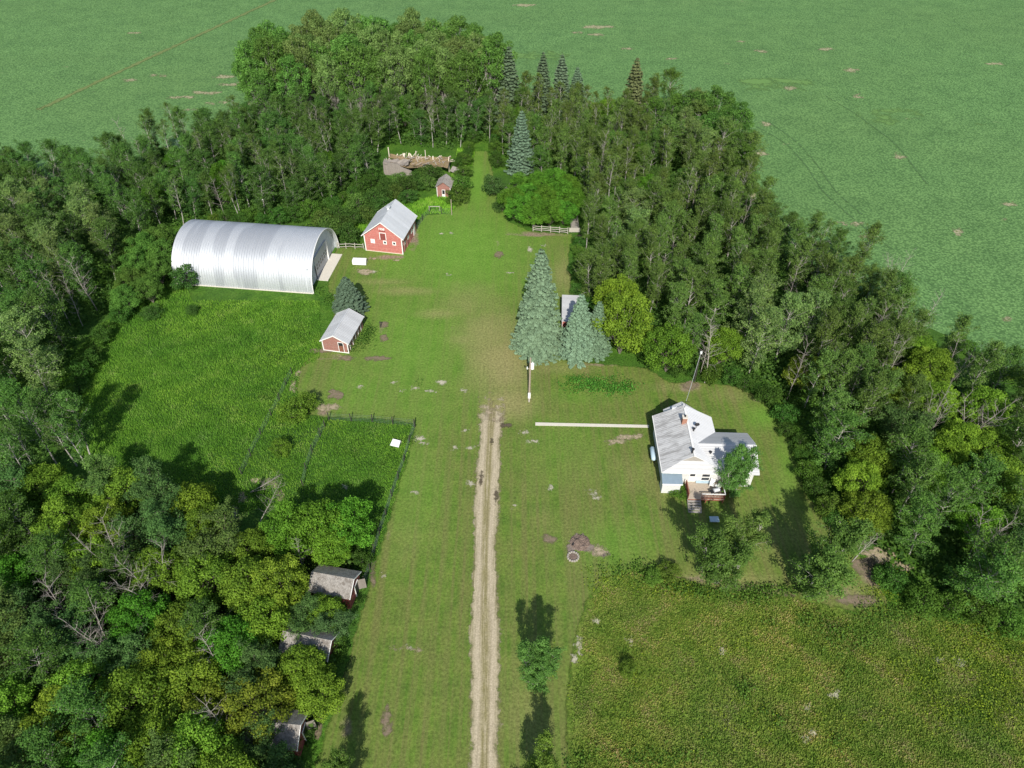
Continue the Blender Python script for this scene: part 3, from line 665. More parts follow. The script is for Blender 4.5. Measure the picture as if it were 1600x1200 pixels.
for k in range(5): MB().box(3.15, 4.7, -2.45-.3*k-.3, -2.45-.3*k-.02, .62-.145*k-.05, .62-.145*k).build('step', 'weathered_wood', h)
for x in (3.12, 4.72): MB().prism([(-2.42, .55), (-2.42, .75), (-3.95, .08), (-3.95, 0), (-3.6, 0)], x-.04, x+.0, 'x').build('stringer', 'weathered_wood', h)
# chimney, vents, dish
ch = MB().box(3.05, 3.65, 6.6, 7.2, 4.5, 5.75).build('chimney', 'brick', h)
MB().box(3.0, 3.7, 6.55, 7.25, 5.75, 5.85).build('chimney_cap', 'pale_concrete', ch)
MB().tube([(3.35, 6.9, 5.85), (3.35, 6.9, 6.05)], .12, 8).build('flue', 'black_iron_and_gaps', ch)
for x, y, z_, l in ((3.55, 1.5, 4.8, .75), (6.1, 2.35, 3.5, .7), (4.4, 5.55, 4.5, .55)):
    vv = MB().tube([(x, y, z_), (x, y, z_+l)], .11, 8).build('vent_pipe', 'black_iron_and_gaps', h)
    MB().tube([(x, y, z_+l), (x, y, z_+l+.08), (x, y, z_+l+.16)], [.2, .2, .04], 8).build('vent_cap', 'black_iron_and_gaps', vv)
ds = MB().tube([(4.9, 6.3, 4.4), (4.9, 6.3, 5.1)], .03).build('dish_mast', 'black_iron_and_gaps', h)
dv = [(4.9+.32*rr*math.cos(a), 6.2-.10*(1-rr*rr), 5.15+.32*rr*math.sin(a)) for rr in (.01, .5, 1) for a in np.linspace(0, 2*math.pi, 13)[:-1]]
mesh_obj('satellite_dish', dv, [(i*12+j, i*12+(j+1) % 12, (i+1)*12+(j+1) % 12, (i+1)*12+j) for i in range(2) for j in range(12)], 'black_iron_and_gaps', ds)
MB().tube([(3.75, 9.3, 5.0), (3.75, 9.3, 6.3)], .03).beam((3.3, 9.3, 6.2), (4.2, 9.3, 6.2), .03).build('service_mast', 'black_iron_and_gaps', h)
MB().box(2.3, 3.0, 9.8, 10.15, 4.15, 4.5).build('roof_box', 'barn_roof_metal', h)
# fuel tank against the left wall (own thing)
def wpt(root, x, y, z=0.):
    c, s_ = math.cos(root.rotation_euler.z), math.sin(root.rotation_euler.z); l = root.location
    return Vector((l.x+x*c-y*s_, l.y+x*s_+y*c, z))
tl = wpt(h, -.35, 3.6); tk = empty('fuel_tank', tl, h.rotation_euler.z, 'pale blue horizontal fuel tank against the left wall of the farmhouse', 'tank')
MB().tube([(0, 0, 1.05), (0, .12, 1.05), (0, .18, 1.05), (0, 2.1, 1.05), (0, 2.16, 1.05), (0, 2.25, 1.05)], [.12, .26, .33, .33, .26, .12], 14).build('tank_body', 'tank_paint', tk, smooth=True)
for y in (.35, 1.9):
    for x in (-.22, .22): MB().beam((x, y, 0), (x*.8, y, .82), .06).build('leg', 'black_iron_and_gaps', tk)
# deck things
g0 = wpt(h, 6.6, -1.6, .78); bb = empty('barbecue', g0, .3, 'black barbecue with silver lid on the farmhouse deck', 'barbecue')
MB().box(-.4, .4, -.25, .25, .55, .8).box(-.75, -.4, -.22, .22, .72, .77).box(.4, .75, -.22, .22, .72, .77).build('body', 'black_iron_and_gaps', bb)
MB().prism([(-.24, .8), (.24, .8), (.18, 1.02), (-.05, 1.1), (-.22, 1.0)], -.38, .38, 'x').build('lid', 'barn_roof_metal', bb)
for x in (-.35, .35):
    for y in (-.2, .2): MB().box(x-.03, x+.03, y-.03, y+.03, 0, .55).build('leg', 'black_iron_and_gaps', bb)
def chair(x, y, a, label):
    c = empty('deck_chair', wpt(h, x, y, .78), a, label, 'chair', 'white chairs on the deck')
    MB().box(-.26, .26, -.24, .26, .38, .43).build('seat', 'white_plastic', c)
    MB().add([(-.27, .24, .42), (.27, .24, .42), (.27, .44, 1.0), (-.27, .44, 1.0), (-.27, .28, .42), (.27, .28, .42), (.27, .48, 1.0), (-.27, .48, 1.0)],
             [(0, 1, 2, 3), (7, 6, 5, 4), (0, 4, 5, 1), (1, 5, 6, 2), (2, 6, 7, 3), (3, 7, 4, 0)]).build('backrest', 'white_plastic', c)
    for i in (-.24, .24):
        MB().box(i-.03, i+.03, -.24, .3, .6, .64).build('armrest', 'white_plastic', c)
        for j in (-.22, .24): MB().box(i-.025, i+.025, j-.025, j+.025, 0, .6 if j < 0 else .4).build('leg', 'white_plastic', c)
chair(6.35, -.35, -.4, 'white plastic chair on the deck beside the barbecue'); chair(7.0, -.7, -1.2, 'white plastic chair at the deck corner under the tree')

# footpath to house
pa = gpoly([(836.5, 660.5), (1014, 664.5), (1014, 668.5), (836.5, 665)])
tag(MB().slab([(p[0], p[1], .07) for p in pa], .06).build('footpath', 'pale_concrete'), kind='structure')

# --- old grey-red shed at the back
loc, rz = local(683.6, 307.7, 6)
s = empty('shed', loc, rz, 'small weathered shed with white door frame at the back of the yard', 'shed')
MB().prism([(0, 0), (2.75, 0), (2.75, 2.35), (1.4, 3.3), (0, 2.35)], 0, 3.2).build('wall', 'faded_red_siding', s)
gable_roof(s, -.3, 3.05, -.35, 3.5, 2.32, 3.55, 'old_shingle', .08)
for x in (0, 2.75): MB().box(x-.06, x+.06, -.05, 0, 0, 2.3).build('corner_board', 'white_paint', s)
MB().box(1.0, 1.08, -.05, 0, 0, 1.7).box(1.58, 1.66, -.05, 0, 0, 1.7).box(1.08, 1.58, -.05, 0, 1.6, 1.7).build('door_frame', 'white_paint', s)
MB().box(1.08, 1.58, -.03, 0, .0, .7).build('door_lower', 'white_paint', s); MB().box(1.08, 1.58, -.025, 0, .7, 1.6).build('door_opening', 'black_iron_and_gaps', s)  # black panel stands for the unlit inside above the lower door

# --- three granary sheds by the lower left trees (gable facing the drive)
def granary(x1, y0, y1, az, zr, ze, ln, label, roofm, variant):
    s = empty('granary', (x1, (y0+y1)/2, 0), math.radians(az), label, 'shed', 'old red granaries under the lower left trees')
    hw = (y1-y0)/2
    MB().prism([(-hw+.15, 0), (hw-.15, 0), (hw-.15, ze-.05), (0, zr-.12), (-hw+.15, ze-.05)], -ln, -.25, 'x').build('wall', 'dull_red_siding', s)
    MB().prism([(-hw, ze), (0, zr), (0, zr-.08), (-hw, ze-.08)], -ln-.2, 0, 'x').build('front_roof_slope', roofm, s)
    MB().prism([(hw, ze), (0, zr), (0, zr-.08), (hw, ze-.08)][::-1], -ln-.2, 0, 'x').build('rear_roof_slope', 'old_shingle', s)
    MB().beam((.02, -hw, ze-.08), (.02, 0, zr-.08), .05, .12).beam((.02, 0, zr-.08), (.02, hw, ze-.08), .05, .12).build('barge_board', 'white_paint', s)
    if variant:
        MB().box(-.25, -.2, .05, .9, 0, 1.8).build('doorway', 'black_iron_and_gaps', s)  # black plate on the wall stands for the dark interior
        dr = MB().add([(-.2, .9, .1), (.55, 1.25, .1), (.55, 1.25, 1.85), (-.2, .9, 1.85), (-.2, .86, .1), (.55, 1.21, .1), (.55, 1.21, 1.85), (-.2, .86, 1.85)],
                      [(0, 1, 2, 3), (7, 6, 5, 4), (0, 4, 5, 1), (1, 5, 6, 2), (2, 6, 7, 3), (3, 7, 4, 0)]).build('open_door', 'grey_boards', s)
        MB().beam((-.18, .0, 0), (-.18, .0, 1.85), .08).beam((-.18, .95, 0), (-.18, .95, 1.85), .08).beam((-.18, 0, 1.85), (-.18, .95, 1.85), .08).build('door_frame', 'white_paint', s)
    return s
granary(-16.75, 40.4, 43.9, -10.6, 3.5, 2.3, 4.6, 'red granary with bleached roof beside the lawn edge, farthest up the drive of the three', 'pale_shingle', True)
granary(-17.8, 33.5, 36.8, -11, 3.5, 2.3, 5.0, 'red granary with broken bleached shingles buried in trees, middle of the three', 'pale_shingle', False)
granary(-19.0, 25.1, 28.7, -5, 3.6, 2.4, 5.0, 'red granary with open white framed door, lowest of the three near the bottom', 'pale_shingle', True)

# --- collapsed barn
loc, rz = local(600, 273, 5)
s = empty('ruined_barn', loc, rz, 'collapsed grey barn with mossy sunken roof and splintered planks behind the small shed', 'ruin')
MB().add([(0, 0, 0), (6.2, -.3, 0), (6.2, -.2, 1.2), (4.0, 0, 1.9), (3.2, .1, 2.6), (0, .3, 2.7), (0, .25, 0), (6.2, 0, 0), (6.2, .05, 1.2), (4.0, .25, 1.9), (3.2, .35, 2.6), (0, .5, 2.7)],
         [(0, 1, 2, 3, 4, 5), (11, 10, 9, 8, 7, 6), (5, 4, 10, 11), (4, 3, 9, 10), (3, 2, 8, 9), (2, 1, 7, 8), (0, 5, 11, 6)]).build('leaning_wall', 'grey_boards', s)
rg = np.random.default_rng(5)
def sag_roof(name, x0, x1, y0, y1, za, zb, mat, nx=14, ny=8, j=.25):
    vs = []; fs = []
    for b_ in range(ny+1):
        for a in range(nx+1):
            u_, v_ = a/nx, b_/ny
            z = za+(zb-za)*v_-1.0*math.sin(math.pi*u_)*(.4+.6*math.sin(math.pi*v_))+rg.normal()*j*.35
            vs.append((x0+(x1-x0)*u_+rg.normal()*.05, y0+(y1-y0)*v_+rg.normal()*(.25 if b_ in (0, ny) else .05), max(z, .1)))
    for b_ in range(ny):
        for a in range(nx):
            if rg.random() < .07: continue
            i = b_*(nx+1)+a; fs.append((i, i+1, i+nx+2, i+nx+1))
    o = mesh_obj(name, vs, fs, mat, s); md = o.modifiers.new('th', 'SOLIDIFY'); md.thickness = .08; return o
sag_roof('sunken_roof', .5, 14., .6, 5.0, 2.2, 2.6, 'mossy_shingle'); sag_roof('fallen_roof_slab', 0, 5.5, 0.2, 2.2, 2.6, 2.9, 'grey_boards', 8, 4, .15)
for k in range(60):
    x = rg.uniform(1, 13.5); b0 = Vector((x, 4.6+rg.normal()*.3, 1.2+rg.random()*.8)); b1 = b0+Vector((rg.normal()*.5, rg.normal()*.4+.2, rg.uniform(.2, 1.1)*(1.2 if x < 8 else .7))); b1.x += rg.normal()*.7
    MB().beam(b0, b1, .16+rg.random()*.14, .04).build('splintered_plank', 'pale_plank', s)
for k in range(36):
    x = rg.uniform(.5, 13.5); y = rg.uniform(1, 4.6); z = rg.uniform(1.6, 2.6); a = rg.uniform(0, 3.14); l = rg.uniform(.5, 1.6)
    MB().beam((x, y, z), (x+math.cos(a)*l, y+math.sin(a)*l, z+rg.normal()*.4), .14, .04).build('fallen_plank', 'weathered_wood', s)
for a_, b2, w2 in (((.7, 3.6, 0), (.6, 3.7, 4.6), .16), ((13.8, 2.8, 0), (13.9, 2.9, 3.4), .18), ((8.4, 5.2, 0), (8.3, 5.3, 3.6), .12), ((6.2, 5.2, 0), (6.2, 5.3, 3.3), .1)):
    MB().beam(a_, b2, w2).build('standing_post', 'pale_plank', s)
tag(MB().add([(14.2, 1.5, .9), (16.2, 1.2, .3), (16.8, 3.2, .4), (14.6, 3.6, 1.1)], [(0, 1, 2, 3)]).build('roof_sheet', 'old_shingle', s))
bpy.data.objects['roof_sheet'].modifiers.new('th', 'SOLIDIFY').thickness = .06

# --- shed between the big spruces, roof in the bushes, loading chute
loc, rz = local(877, 520, 4)
gA = G(877.5, 503, 2.3)
s = empty('shed', (gA[0], gA[1], 0), -math.radians(3), 'narrow red shed with pale metal roof squeezed between two blue spruces', 'shed')
MB().box(.15, 2.9, .2, 6.2, 0, 2.4).build('wall', 'red_siding', s)
MB().slab([(0, 0, 2.45), (3.1, 0, 2.45), (3.1, 6.4, 3.0), (0, 6.4, 3.0)], .08).build('roof', 'white_roof_metal', s)
MB().box(.08, .15, .14, .2, 0, 2.35).build('corner_board', 'white_paint', s)
gA = G(785, 300, 2.0)
s = empty('shed', (gA[0], gA[1], 0), -math.radians(22), 'low shed with tan shingle roof showing between bushes left of the round green thicket', 'shed')
MB().prism([(0, 0), (3, 0), (3, 1.9), (1.5, 2.9), (0, 1.9)], .2, 4.2).build('wall', 'grey_boards', s)
gable_roof(s, -.3, 3.3, 0, 4.5, 1.85, 3.0, 'pale_shingle', .08)
gA = G(893, 363)
s = empty('loading_chute', (gA[0], gA[1], 0), 0, 'weathered grey cattle loading chute at the end of the rail fence', 'chute')
MB().slab([(0, 0, .9), (1.2, 0, .9), (1.4, 5., .15), (.2, 5., .15)], .08).build('ramp', 'weathered_wood', s)
MB().box(-.5, 1.6, -.1, -.02, .1, 1.0).build('gate_panel', 'grey_log', s)
for x in (-.05, 1.3):
    MB().beam((x, 0, 1.3), (x+.15, 5, .7), .05, .16).beam((x, 0, .95), (x+.15, 5, .4), .05, .16).build('side_rail', 'weathered_wood', s)
    for y in (0, 1.7, 3.4, 5): MB().beam((x, y, 0), (x, y, 1.5-.12*y), .1).build('post', 'weathered_wood', s)
gA = G(899, 322); s = empty('plank_pile', (gA[0], gA[1], 0), .3, 'heap of bleached boards at the tree edge above the loading chute', 'planks')
for k in range(7): MB().beam((-.9+rg.normal()*.2, k*.2-.6, .1+.07*(k % 3)), (.9+rg.normal()*.2, k*.2-.6+rg.normal()*.2, .12+.07*(k % 3)), .18, .05).build('plank', 'pale_plank', s)

# --- fences
def rail_fence(pts, n_rails, hgt, label, name='rail_fence', mat='grey_log', post='grey_log', r=.06, group=None):
    P = [Vector(G(*p)) for p in pts]
    s = empty(name, P[0], 0, label, 'fence', group)
    for p in P: MB().tube([p-P[0], p-P[0]+Vector((rg.normal()*.05, 0, hgt+.15))], .08).build('post', post, s)
    for a, b in zip(P[:-1], P[1:]):
        for k in range(n_rails):
            z = hgt*(k+1)/n_rails-.05; m_ = (a+b)/2-P[0]+Vector((0, 0, z+rg.normal()*.06))
            MB().tube([a-P[0]+Vector((0, -.1, z+rg.normal()*.05)), m_+Vector((0, -.1, 0)), b-P[0]+Vector((0, -.1, z+rg.normal()*.05))], r, 5).build('rail', mat, s)
    return s
rail_fence([(528, 388), (541, 388.5), (555, 389), (569, 389.5)], 2, 1.1, 'pale rail fence between the arched hangar and the red barn')
rail_fence([(833, 361), (846, 362), (860, 363), (874, 364), (887, 365.5)], 3, 1.2, 'grey log corral fence under the round green thicket')
def wire_fence(pts, label, hgt=1.25, group=None, wires=5):
    P = [Vector(G(*p)) for p in pts]
    s = empty('wire_fence', P[0], 0, label, 'fence', group)
    for p in P: MB().tube([p-P[0], p-P[0]+Vector((rg.normal()*.04, rg.normal()*.04, hgt+.2))], .07, 5).build('post', 'dark_post', s)
    for a, b in zip(P[:-1], P[1:]):
        m_ = MB(); n = max(2, int((b-a).length/.5))
        for k in range(wires):
            z = .12+(hgt-.12)*k/(wires-1); m_.beam(a-P[0]+Vector((0, 0, z)), b-P[0]+Vector((0, 0, z)), .014)
        for k in range(1, n):
            p = (a-P[0]).lerp(b-P[0], k/n); m_.beam(p+Vector((0, 0, .12)), p+Vector((0, 0, hgt)), .010)
        m_.build('wire_mesh', 'fence_wire', s)
wire_fence([(514, 656.5), (549, 658), (582, 659.5), (613.7, 663), (647.6, 666)], 'wire fence with dark posts along the top of the fenced weed patch')
wire_fence([(648.5, 668), (640, 692), (632, 720), (622, 748), (612.6, 776), (603, 806), (593, 836), (586, 862), (578, 890), (570, 912)], 'wire fence along the right side of the weed patch beside the mown strip')
wire_fence([(508, 668), (501, 681), (488, 707), (479, 735), (474, 760)], 'short wire fence on the left side of the weed patch')
wire_fence([(456, 585), (447, 602), (437, 625), (424, 650), (408, 680), (392, 712), (378, 742)], 'long sagging wire fence beside the bright shrubs in tall grass', hgt=1.1, wires=4)
wire_fence([(652, 358), (660, 345), (672, 333), (690, 334), (706, 335.5)], 'dark wire fence running from the red barn to the tall gate post')
gA = G(671, 331); MBp = MB().tube([(0, 0, 0), (0, 0, 1.25)], .06).tube([(2.1, 0, 0), (2.1, 0, 1.25)], .06).beam((-.1, 0, 1.2), (2.2, 0, 1.2), .1)
tag(MBp.build('hitching_rail', 'grey_log'), 'pale topped hitching rail beside the wire fence behind the red barn', 'rail'); bpy.data.objects['hitching_rail'].location = (gA[0], gA[1], 0)
gA = G(706, 336); o = tag(MB().tube([(0, 0, 0), (0, 0, 3.4)], .09).build('gate_post', 'pole_wood'), 'tall brown gate post standing in front of the small weathered shed', 'post'); o.location = (gA[0], gA[1], 0)
gA = G(595, 512); o = tag(MB().tube([(0, 0, 0), (0, 0, 1.1)], .07).box(-.12, .12, -.12, .12, 1.1, 1.16).build('lone_post', 'dark_post'), 'short dark post standing alone right of the white roofed shed', 'post'); o.location = (gA[0], gA[1], 0)

# --- utility pole
gA = G(826.6, 627); pl = empty('utility_pole', (gA[0], gA[1], 0), 0, 'wooden utility pole with grey transformer beside the drive', 'utility pole')
MB().tube([(.0, 0, 0), (.03, 0, 8.1)], [.15, .11], 8).build('pole', 'pole_wood', pl)
tr = MB().tube([(.32, -.1, 6.2), (.32, -.1, 6.25), (.32, -.1, 7.2), (.32, -.1, 7.28)], [.2, .24, .24, .1], 12).build('transformer', 'white_paint', pl)
MB().tube([(.32, -.1, 7.28), (.32, -.1, 7.5)], .05, 6).build('bushing', 'insul', tr)
MB().beam((-.35, -.05, 6.2), (.5, -.05, 6.35), .08).build('bracket', 'pole_wood', pl); MB().tube([(-.38, -.05, 6.15), (-.38, -.05, 6.5)], .09, 8).build('insulator', 'insul', pl)
MB().box(-.18, .18, -.36, -.14, .9, 1.8).build('meter_box', 'white_paint', pl); MB().tube([(0, -.2, 0), (0, -.2, .9)], .04, 6).build('conduit', 'insul', pl)
# service line to the house from pole at the tree edge
gA = G(1085, 596); p2 = empty('service_pole', (gA[0], gA[1], 0), 0, 'slim service pole at the tree edge behind the farmhouse', 'utility pole')
MB().tube([(0, 0, 0), (-.1, -.1, 6.)], [.11, .08], 7).build('pole', 'dark_post', p2)
MB().box(-.25, .05, -.3, -.1, 5.5, 5.9).build('junction_box', 'insul', p2)
a = Vector((-.1, -.15, 5.8)); b_ = wpt(h, 3.75, 9.3, 6.2)-p2.location
MB().tube([a.lerp(b_, k/10)-Vector((0, 0, .5*4*(k/10)*(1-k/10))) for k in range(11)], .022, 4).build('service_wire', 'insul', p2)

# --- small yard things
gA = G(551, 414.5); bx = empty('white_tank', (gA[0], gA[1], 0), -math.radians(3), 'white boxy tank lying on the grass in front of the red barn', 'tank')
MB().prism([(0, .12), (0, .75), (.22, .98), (1.0, .98), (1.2, .75), (1.2, .12)], 0, 2.45, 'x').build('body', 'white_plastic', bx)
for x in (.3, 2.1): MB().box(x, x+.12, .1, 1.1, 0, .12).build('skid', 'weathered_wood', bx)
MB().tube([(1.2, .6, .98), (1.2, .6, 1.06)], .14, 10).build('lid', 'white_plastic', bx)
q4 = [G(*p) for p in ((614.7, 690.8), (626.8, 694), (623.5, 702.8), (610, 699.5))]; c4 = sum(q4)/4
o = tag(MB().slab([(p[0]-c4[0], p[1]-c4[1], .5+(.18 if i < 2 else 0)) for i, p in enumerate(q4)], .06).build('white_board', 'white_plastic'), 'white square panel lying in the fenced weed patch', 'panel'); o.location = (c4[0], c4[1], 0)
gA = G(895.4, 870.5); fp = empty('fire_pit', (gA[0], gA[1], 0), 0, 'round stone ringed fire pit below the ash heap', 'fire pit')
for k in range(14):
    a = 6.2832*k/14; st = MB(); cx_, cy_ = .62*math.cos(a), .62*math.sin(a)
    st.add([(cx_+dx*(1-.25*(dz > .1))+rg.normal()*.015, cy_+dy*(1-.25*(dz > .1))+rg.normal()*.015, dz) for dz in (0, .16, .24) for dx, dy in ((-.13, -.10), (.13, -.10), (.13, .10), (-.13, .10))],
           [(0, 1, 5, 4), (1, 2, 6, 5), (2, 3, 7, 6), (3, 0, 4, 7), (4, 5, 9, 8), (5, 6, 10, 9), (6, 7, 11, 10), (7, 4, 8, 11), (8, 9, 10, 11)]).build('ring_stone', 'stone', fp)
MB().tube([(0, 0, .06), (0, 0, .10)], [.5, .25], 14).build('ash_bed', 'ash', fp)
# ash heap: lumpy mound with burnt bits
def mound(name, px, py, rx, ry, hz, mat, label, cat, seed):
    r_ = np.random.default_rng(seed); g_ = G(px, py); n = 26; V = []; Fq = []
    for j in range(n+1):
        for i in range(n+1):
            u_, v_ = i/n*2-1, j/n*2-1; d2 = u_*u_+v_*v_
            V.append((u_*rx, v_*ry, max(0, hz*(1-d2)*(.55+.45*math.sin(5*u_+seed)*math.cos(4*v_)))+(r_.random()*.12 if d2 < 1 else 0)-.02))
    for j in range(n):
        for i in range(n): k = j*(n+1)+i; Fq.append((k, k+1, k+n+2, k+n+1))
    o = mesh_obj(name, V, Fq, mat); o.location = (g_[0], g_[1], .03); return tag(o, label, cat)
mound('ash_heap', 906, 848, 1.2, 1.15, .4, 'ash', 'lumpy brown heap of burnt debris above the fire pit', 'ash heap', 3)
lg = empty('charred_log', G(894, 853)+np.array([0, 0, .12]), .9, 'short charred log lying beside the ash heap', 'log')
MB().tube([(0, 0, 0), (.9, .1, .05)], [.11, .09], 7).build('log', 'black_iron_and_gaps', lg)
tag(lg, 'short charred log lying beside the ash heap', 'log')
gA = G(1115, 815); o = tag(MB().tube([(-.5, 0, .0), (-.5, 0, .5), (.5, 0, .5), (.5, 0, 0)], .03).box(-.55, .55, -.4, .4, .45, .52).build('garden_table', 'tank_paint'), 'small pale blue table in shade below the farmhouse deck', 'table'); o.location = (gA[0], gA[1], 0)

# ------------------------------------------------------------------ plants
def quads(C, Nrm, size, aspect, rng, droop=0.):
    """one leaf spray (rhombus) per centre; Nrm = preferred normals"""
    n = len(C); Nn = Nrm/np.maximum(np.linalg.norm(Nrm, axis=1, keepdims=True), 1e-6)
    t = rng.normal(size=(n, 3)); t -= (t*Nn).sum(1, keepdims=True)*Nn; t /= np.maximum(np.linalg.norm(t, axis=1, keepdims=True), 1e-6)
    b = np.cross(Nn, t); s = size*(.7+.6*rng.random((n, 1)))
    V = np.stack([C-t*s*.5, C-b*s*.5*aspect+t*s*.08, C+t*s*.5, C+b*s*.5*aspect+t*s*.08], 1).reshape(-1, 3)
    return V
def leaf_mesh(name, C, Nrm, size, aspect, rng, mat, lv=None):
    V = quads(C, Nrm, size, aspect, rng); n = len(C)
    Fq = np.arange(n*4).reshape(n, 4)
    lv = rng.random(n) if lv is None else np.clip(lv, 0, 1)
    me = bpy.data.meshes.new(name)
    me.vertices.add(n*4); me.vertices.foreach_set('co', V.astype(np.float32).ravel())
    me.loops.add(n*4); me.loops.foreach_set('vertex_index', Fq.astype(np.int32).ravel())
    me.polygons.add(n); me.polygons.foreach_set('loop_start', np.arange(0, n*4, 4, dtype=np.int32))
    me.materials.append(MAT[mat]); a = me.attributes.new('lv', 'FLOAT', 'FACE'); a.data.foreach_set('value', lv.astype(np.float32))
    me.update(calc_edges=True); return me
def tubes_mesh(name, lines, mat):
    m = MB()
    for pts, r0, r1, n in lines: m.tube(pts, list(np.linspace(r0, r1, len(pts))), n, cap=False)
    me = bpy.data.meshes.new(name); me.from_pydata(m.v, [], m.f); me.materials.append(MAT[mat])
    me.polygons.foreach_set('use_smooth', np.ones(len(me.polygons), bool)); me.update(); return me
def curve(p0, d, ln, k, rng, lift=.0, wob=.12):
    pts = [np.array(p0, float)]; d = np.array(d, float); d /= np.linalg.norm(d)
    for i in range(k):
        d = d+rng.normal(size=3)*wob+np.array([0, 0, lift]); d /= np.linalg.norm(d); pts.append(pts[-1]+d*ln/k)
    return pts
def cluster(P, n, r, rng, up=.5, out=None):
    """leaves round a twig point"""
    q = rng.normal(size=(n, 3)); q /= np.linalg.norm(q, axis=1, keepdims=True); rr = r*rng.random((n, 1))**.4
    C = P+q*rr*np.array([1, 1, .8]); Nr = q+rng.normal(size=(n, 3))*.85+np.array([0, 0, up])
    return C, Nr

def make_branchy(seed, H, R, base=.3, nb=24, stems=1, leaf=.2, per=34, clump=.42, ang=(.5, 1.), mat='aspen_leaf', bk='pale_bark', trunk_r=.11, cs=.55, shape=.55, lean=.05, aspect=.75, sparse=1., sub=2):
    rng = np.random.default_rng(seed); lines = []; Cs = []; Ns = []; Lv = []
    for s_ in range(stems):
        a0 = rng.random()*6.28; sp = 0 if stems == 1 else .18+.12*rng.random()
        Hs = H*(1 if s_ == 0 else rng.uniform(.75, 1.))
        tr = curve((.25*math.cos(a0)*(stems > 1), .25*math.sin(a0)*(stems > 1), 0), (sp*math.cos(a0)+rng.normal()*lean, sp*math.sin(a0)+rng.normal()*lean, 1), Hs*.97, 9, rng, .02, .035)
        lines.append((tr, trunk_r, .02, 6)); T = np.array(tr)
        nbs = int(nb/stems**.6)
        for i in range(nbs):
            f = base+(1-base)*((i+.5)/nbs)**.9; zf = f*9; k = min(int(zf), 8); p = T[k]+(T[k+1]-T[k])*(zf-k)
            g = (f-base)/(1-base); prof = (math.sin(math.pi*min(1, (g+.12)/(shape*2+.1)))**.8 if g < shape else math.cos((g-shape)/(1-shape)*math.pi/2)**.45)
            ln = max(.35, R*prof*rng.uniform(.65, 1.15)/(1.25 if stems > 1 else 1.))
            a = i*2.4+rng.random()*1.2; el = rng.uniform(*ang)+g*.35
            d = (math.cos(a)*math.cos(el), math.sin(a)*math.cos(el), math.sin(el))
            br = curve(p, d, ln*1.15, 4, rng, .05, .14); lines.append((br, .018+.022*ln/R*H/10, .008, 3))
            B = np.array(br); tips = []
            for j in range(2, 5): tips.append(B[j])
            for u_ in range(sub):
                k2 = rng.integers(1, 4); sb = curve(B[k2], np.array(d)+rng.normal(size=3)*.7, ln*.45, 2, rng, .05, .15); lines.append((sb, .014, .006, 3)); tips += [np.array(sb[1]), np.array(sb[2])]
            cv = rng.random()
            for tp in tips:
                if rng.random() > sparse: continue
                n = int(per*rng.uniform(.6, 1.3)); C, Nr = cluster(tp, n, clump*rng.uniform(.75, 1.25), rng, cs)
                outd = tp-np.array([T[k][0], T[k][1], tp[2]*.8]); Nr = Nr+outd/(np.linalg.norm(outd)+.1)*.5
                Cs.append(C); Ns.append(Nr); Lv.append(rng.random(n)*.6+cv*.4)
    C = np.concatenate(Cs); Nr = np.concatenate(Ns); keep = C[:, 2] > .15
    cr = leaf_mesh('crown', C[keep], Nr[keep], leaf, aspect, rng, mat, np.concatenate(Lv)[keep])
    return tubes_mesh('trunk', lines, bk), cr

def make_lobed(seed, H, R, nl=24, per=330, lobe=1., leaf=.26, mat='maple_leaf', bk='brown_bark', zc=.55, flat=.75, stems=3, inner=.25):
    rng = np.random.default_rng(seed); lines = []; Cs = []; Ns = []; Lv = []
    c0 = np.array([0, 0, H*zc]); rz_ = H*(1-zc)*.92
    for i in range(nl):
        u_ = (i+.5)/nl; ph = i*2.399+rng.random()*.6; cz = 1-1.55*u_; sr = math.sqrt(max(0, 1-cz*cz)) if abs(cz) < 1 else 0
        rr = rng.uniform(.62, .98) if i > 0 else .9
        lr = lobe*rng.uniform(.7, 1.25)
        p = c0+np.array([R*sr*math.cos(ph)*rr, R*sr*math.sin(ph)*rr, rz_*cz*rr])*1.0
        p[2] = max(p[2], lr*.55)
        n = int(per*(lr/lobe)**2)
        q = rng.normal(size=(n, 3)); q[:, 2] += .35; q /= np.linalg.norm(q, axis=1, keepdims=True)
        rad = lr*(1-.45*rng.random((n, 1))**1.6)*(1+.18*np.sin(q[:, :1]*9+i)*np.cos(q[:, 1:2]*8+2*i))
        C = p+q*rad*np.array([1, 1, flat]); Nr = q+rng.normal(size=(n, 3))*.7+np.array([0, 0, .3])
        cv = rng.random(); Cs.append(C); Ns.append(Nr); Lv.append(.62*rng.random(n)+.38*cv)
        b0 = np.array([0, 0, H*.12]); mid = (b0+p)/2+np.array([0, 0, -.1*H])*0+rng.normal(size=3)*.15
        lines.append(([b0*.5, mid, p], .07*H/8, .02, 4))
    for s_ in range(stems):
        a = rng.random()*6.28; lines.append((curve((0, 0, 0), (.3*math.cos(a), .3*math.sin(a), 1), H*.75, 5, rng, .02, .08), .13*H/8, .03, 6))
    n = int(per*nl*inner); q = rng.normal(size=(n, 3)); q /= np.linalg.norm(q, axis=1, keepdims=True)
    C = c0+q*(rng.random((n, 1))**.4)*np.array([R*.85, R*.85, rz_*.9]); Cs.append(C); Ns.append(q+rng.normal(size=(n, 3))*.6); Lv.append(rng.random(n)*.5)
    C = np.concatenate(Cs); Nr = np.concatenate(Ns); keep = C[:, 2] > .1
    return tubes_mesh('trunk', lines, bk), leaf_mesh('crown', C[keep], Nr[keep], leaf, .78, rng, mat, np.concatenate(Lv)[keep])

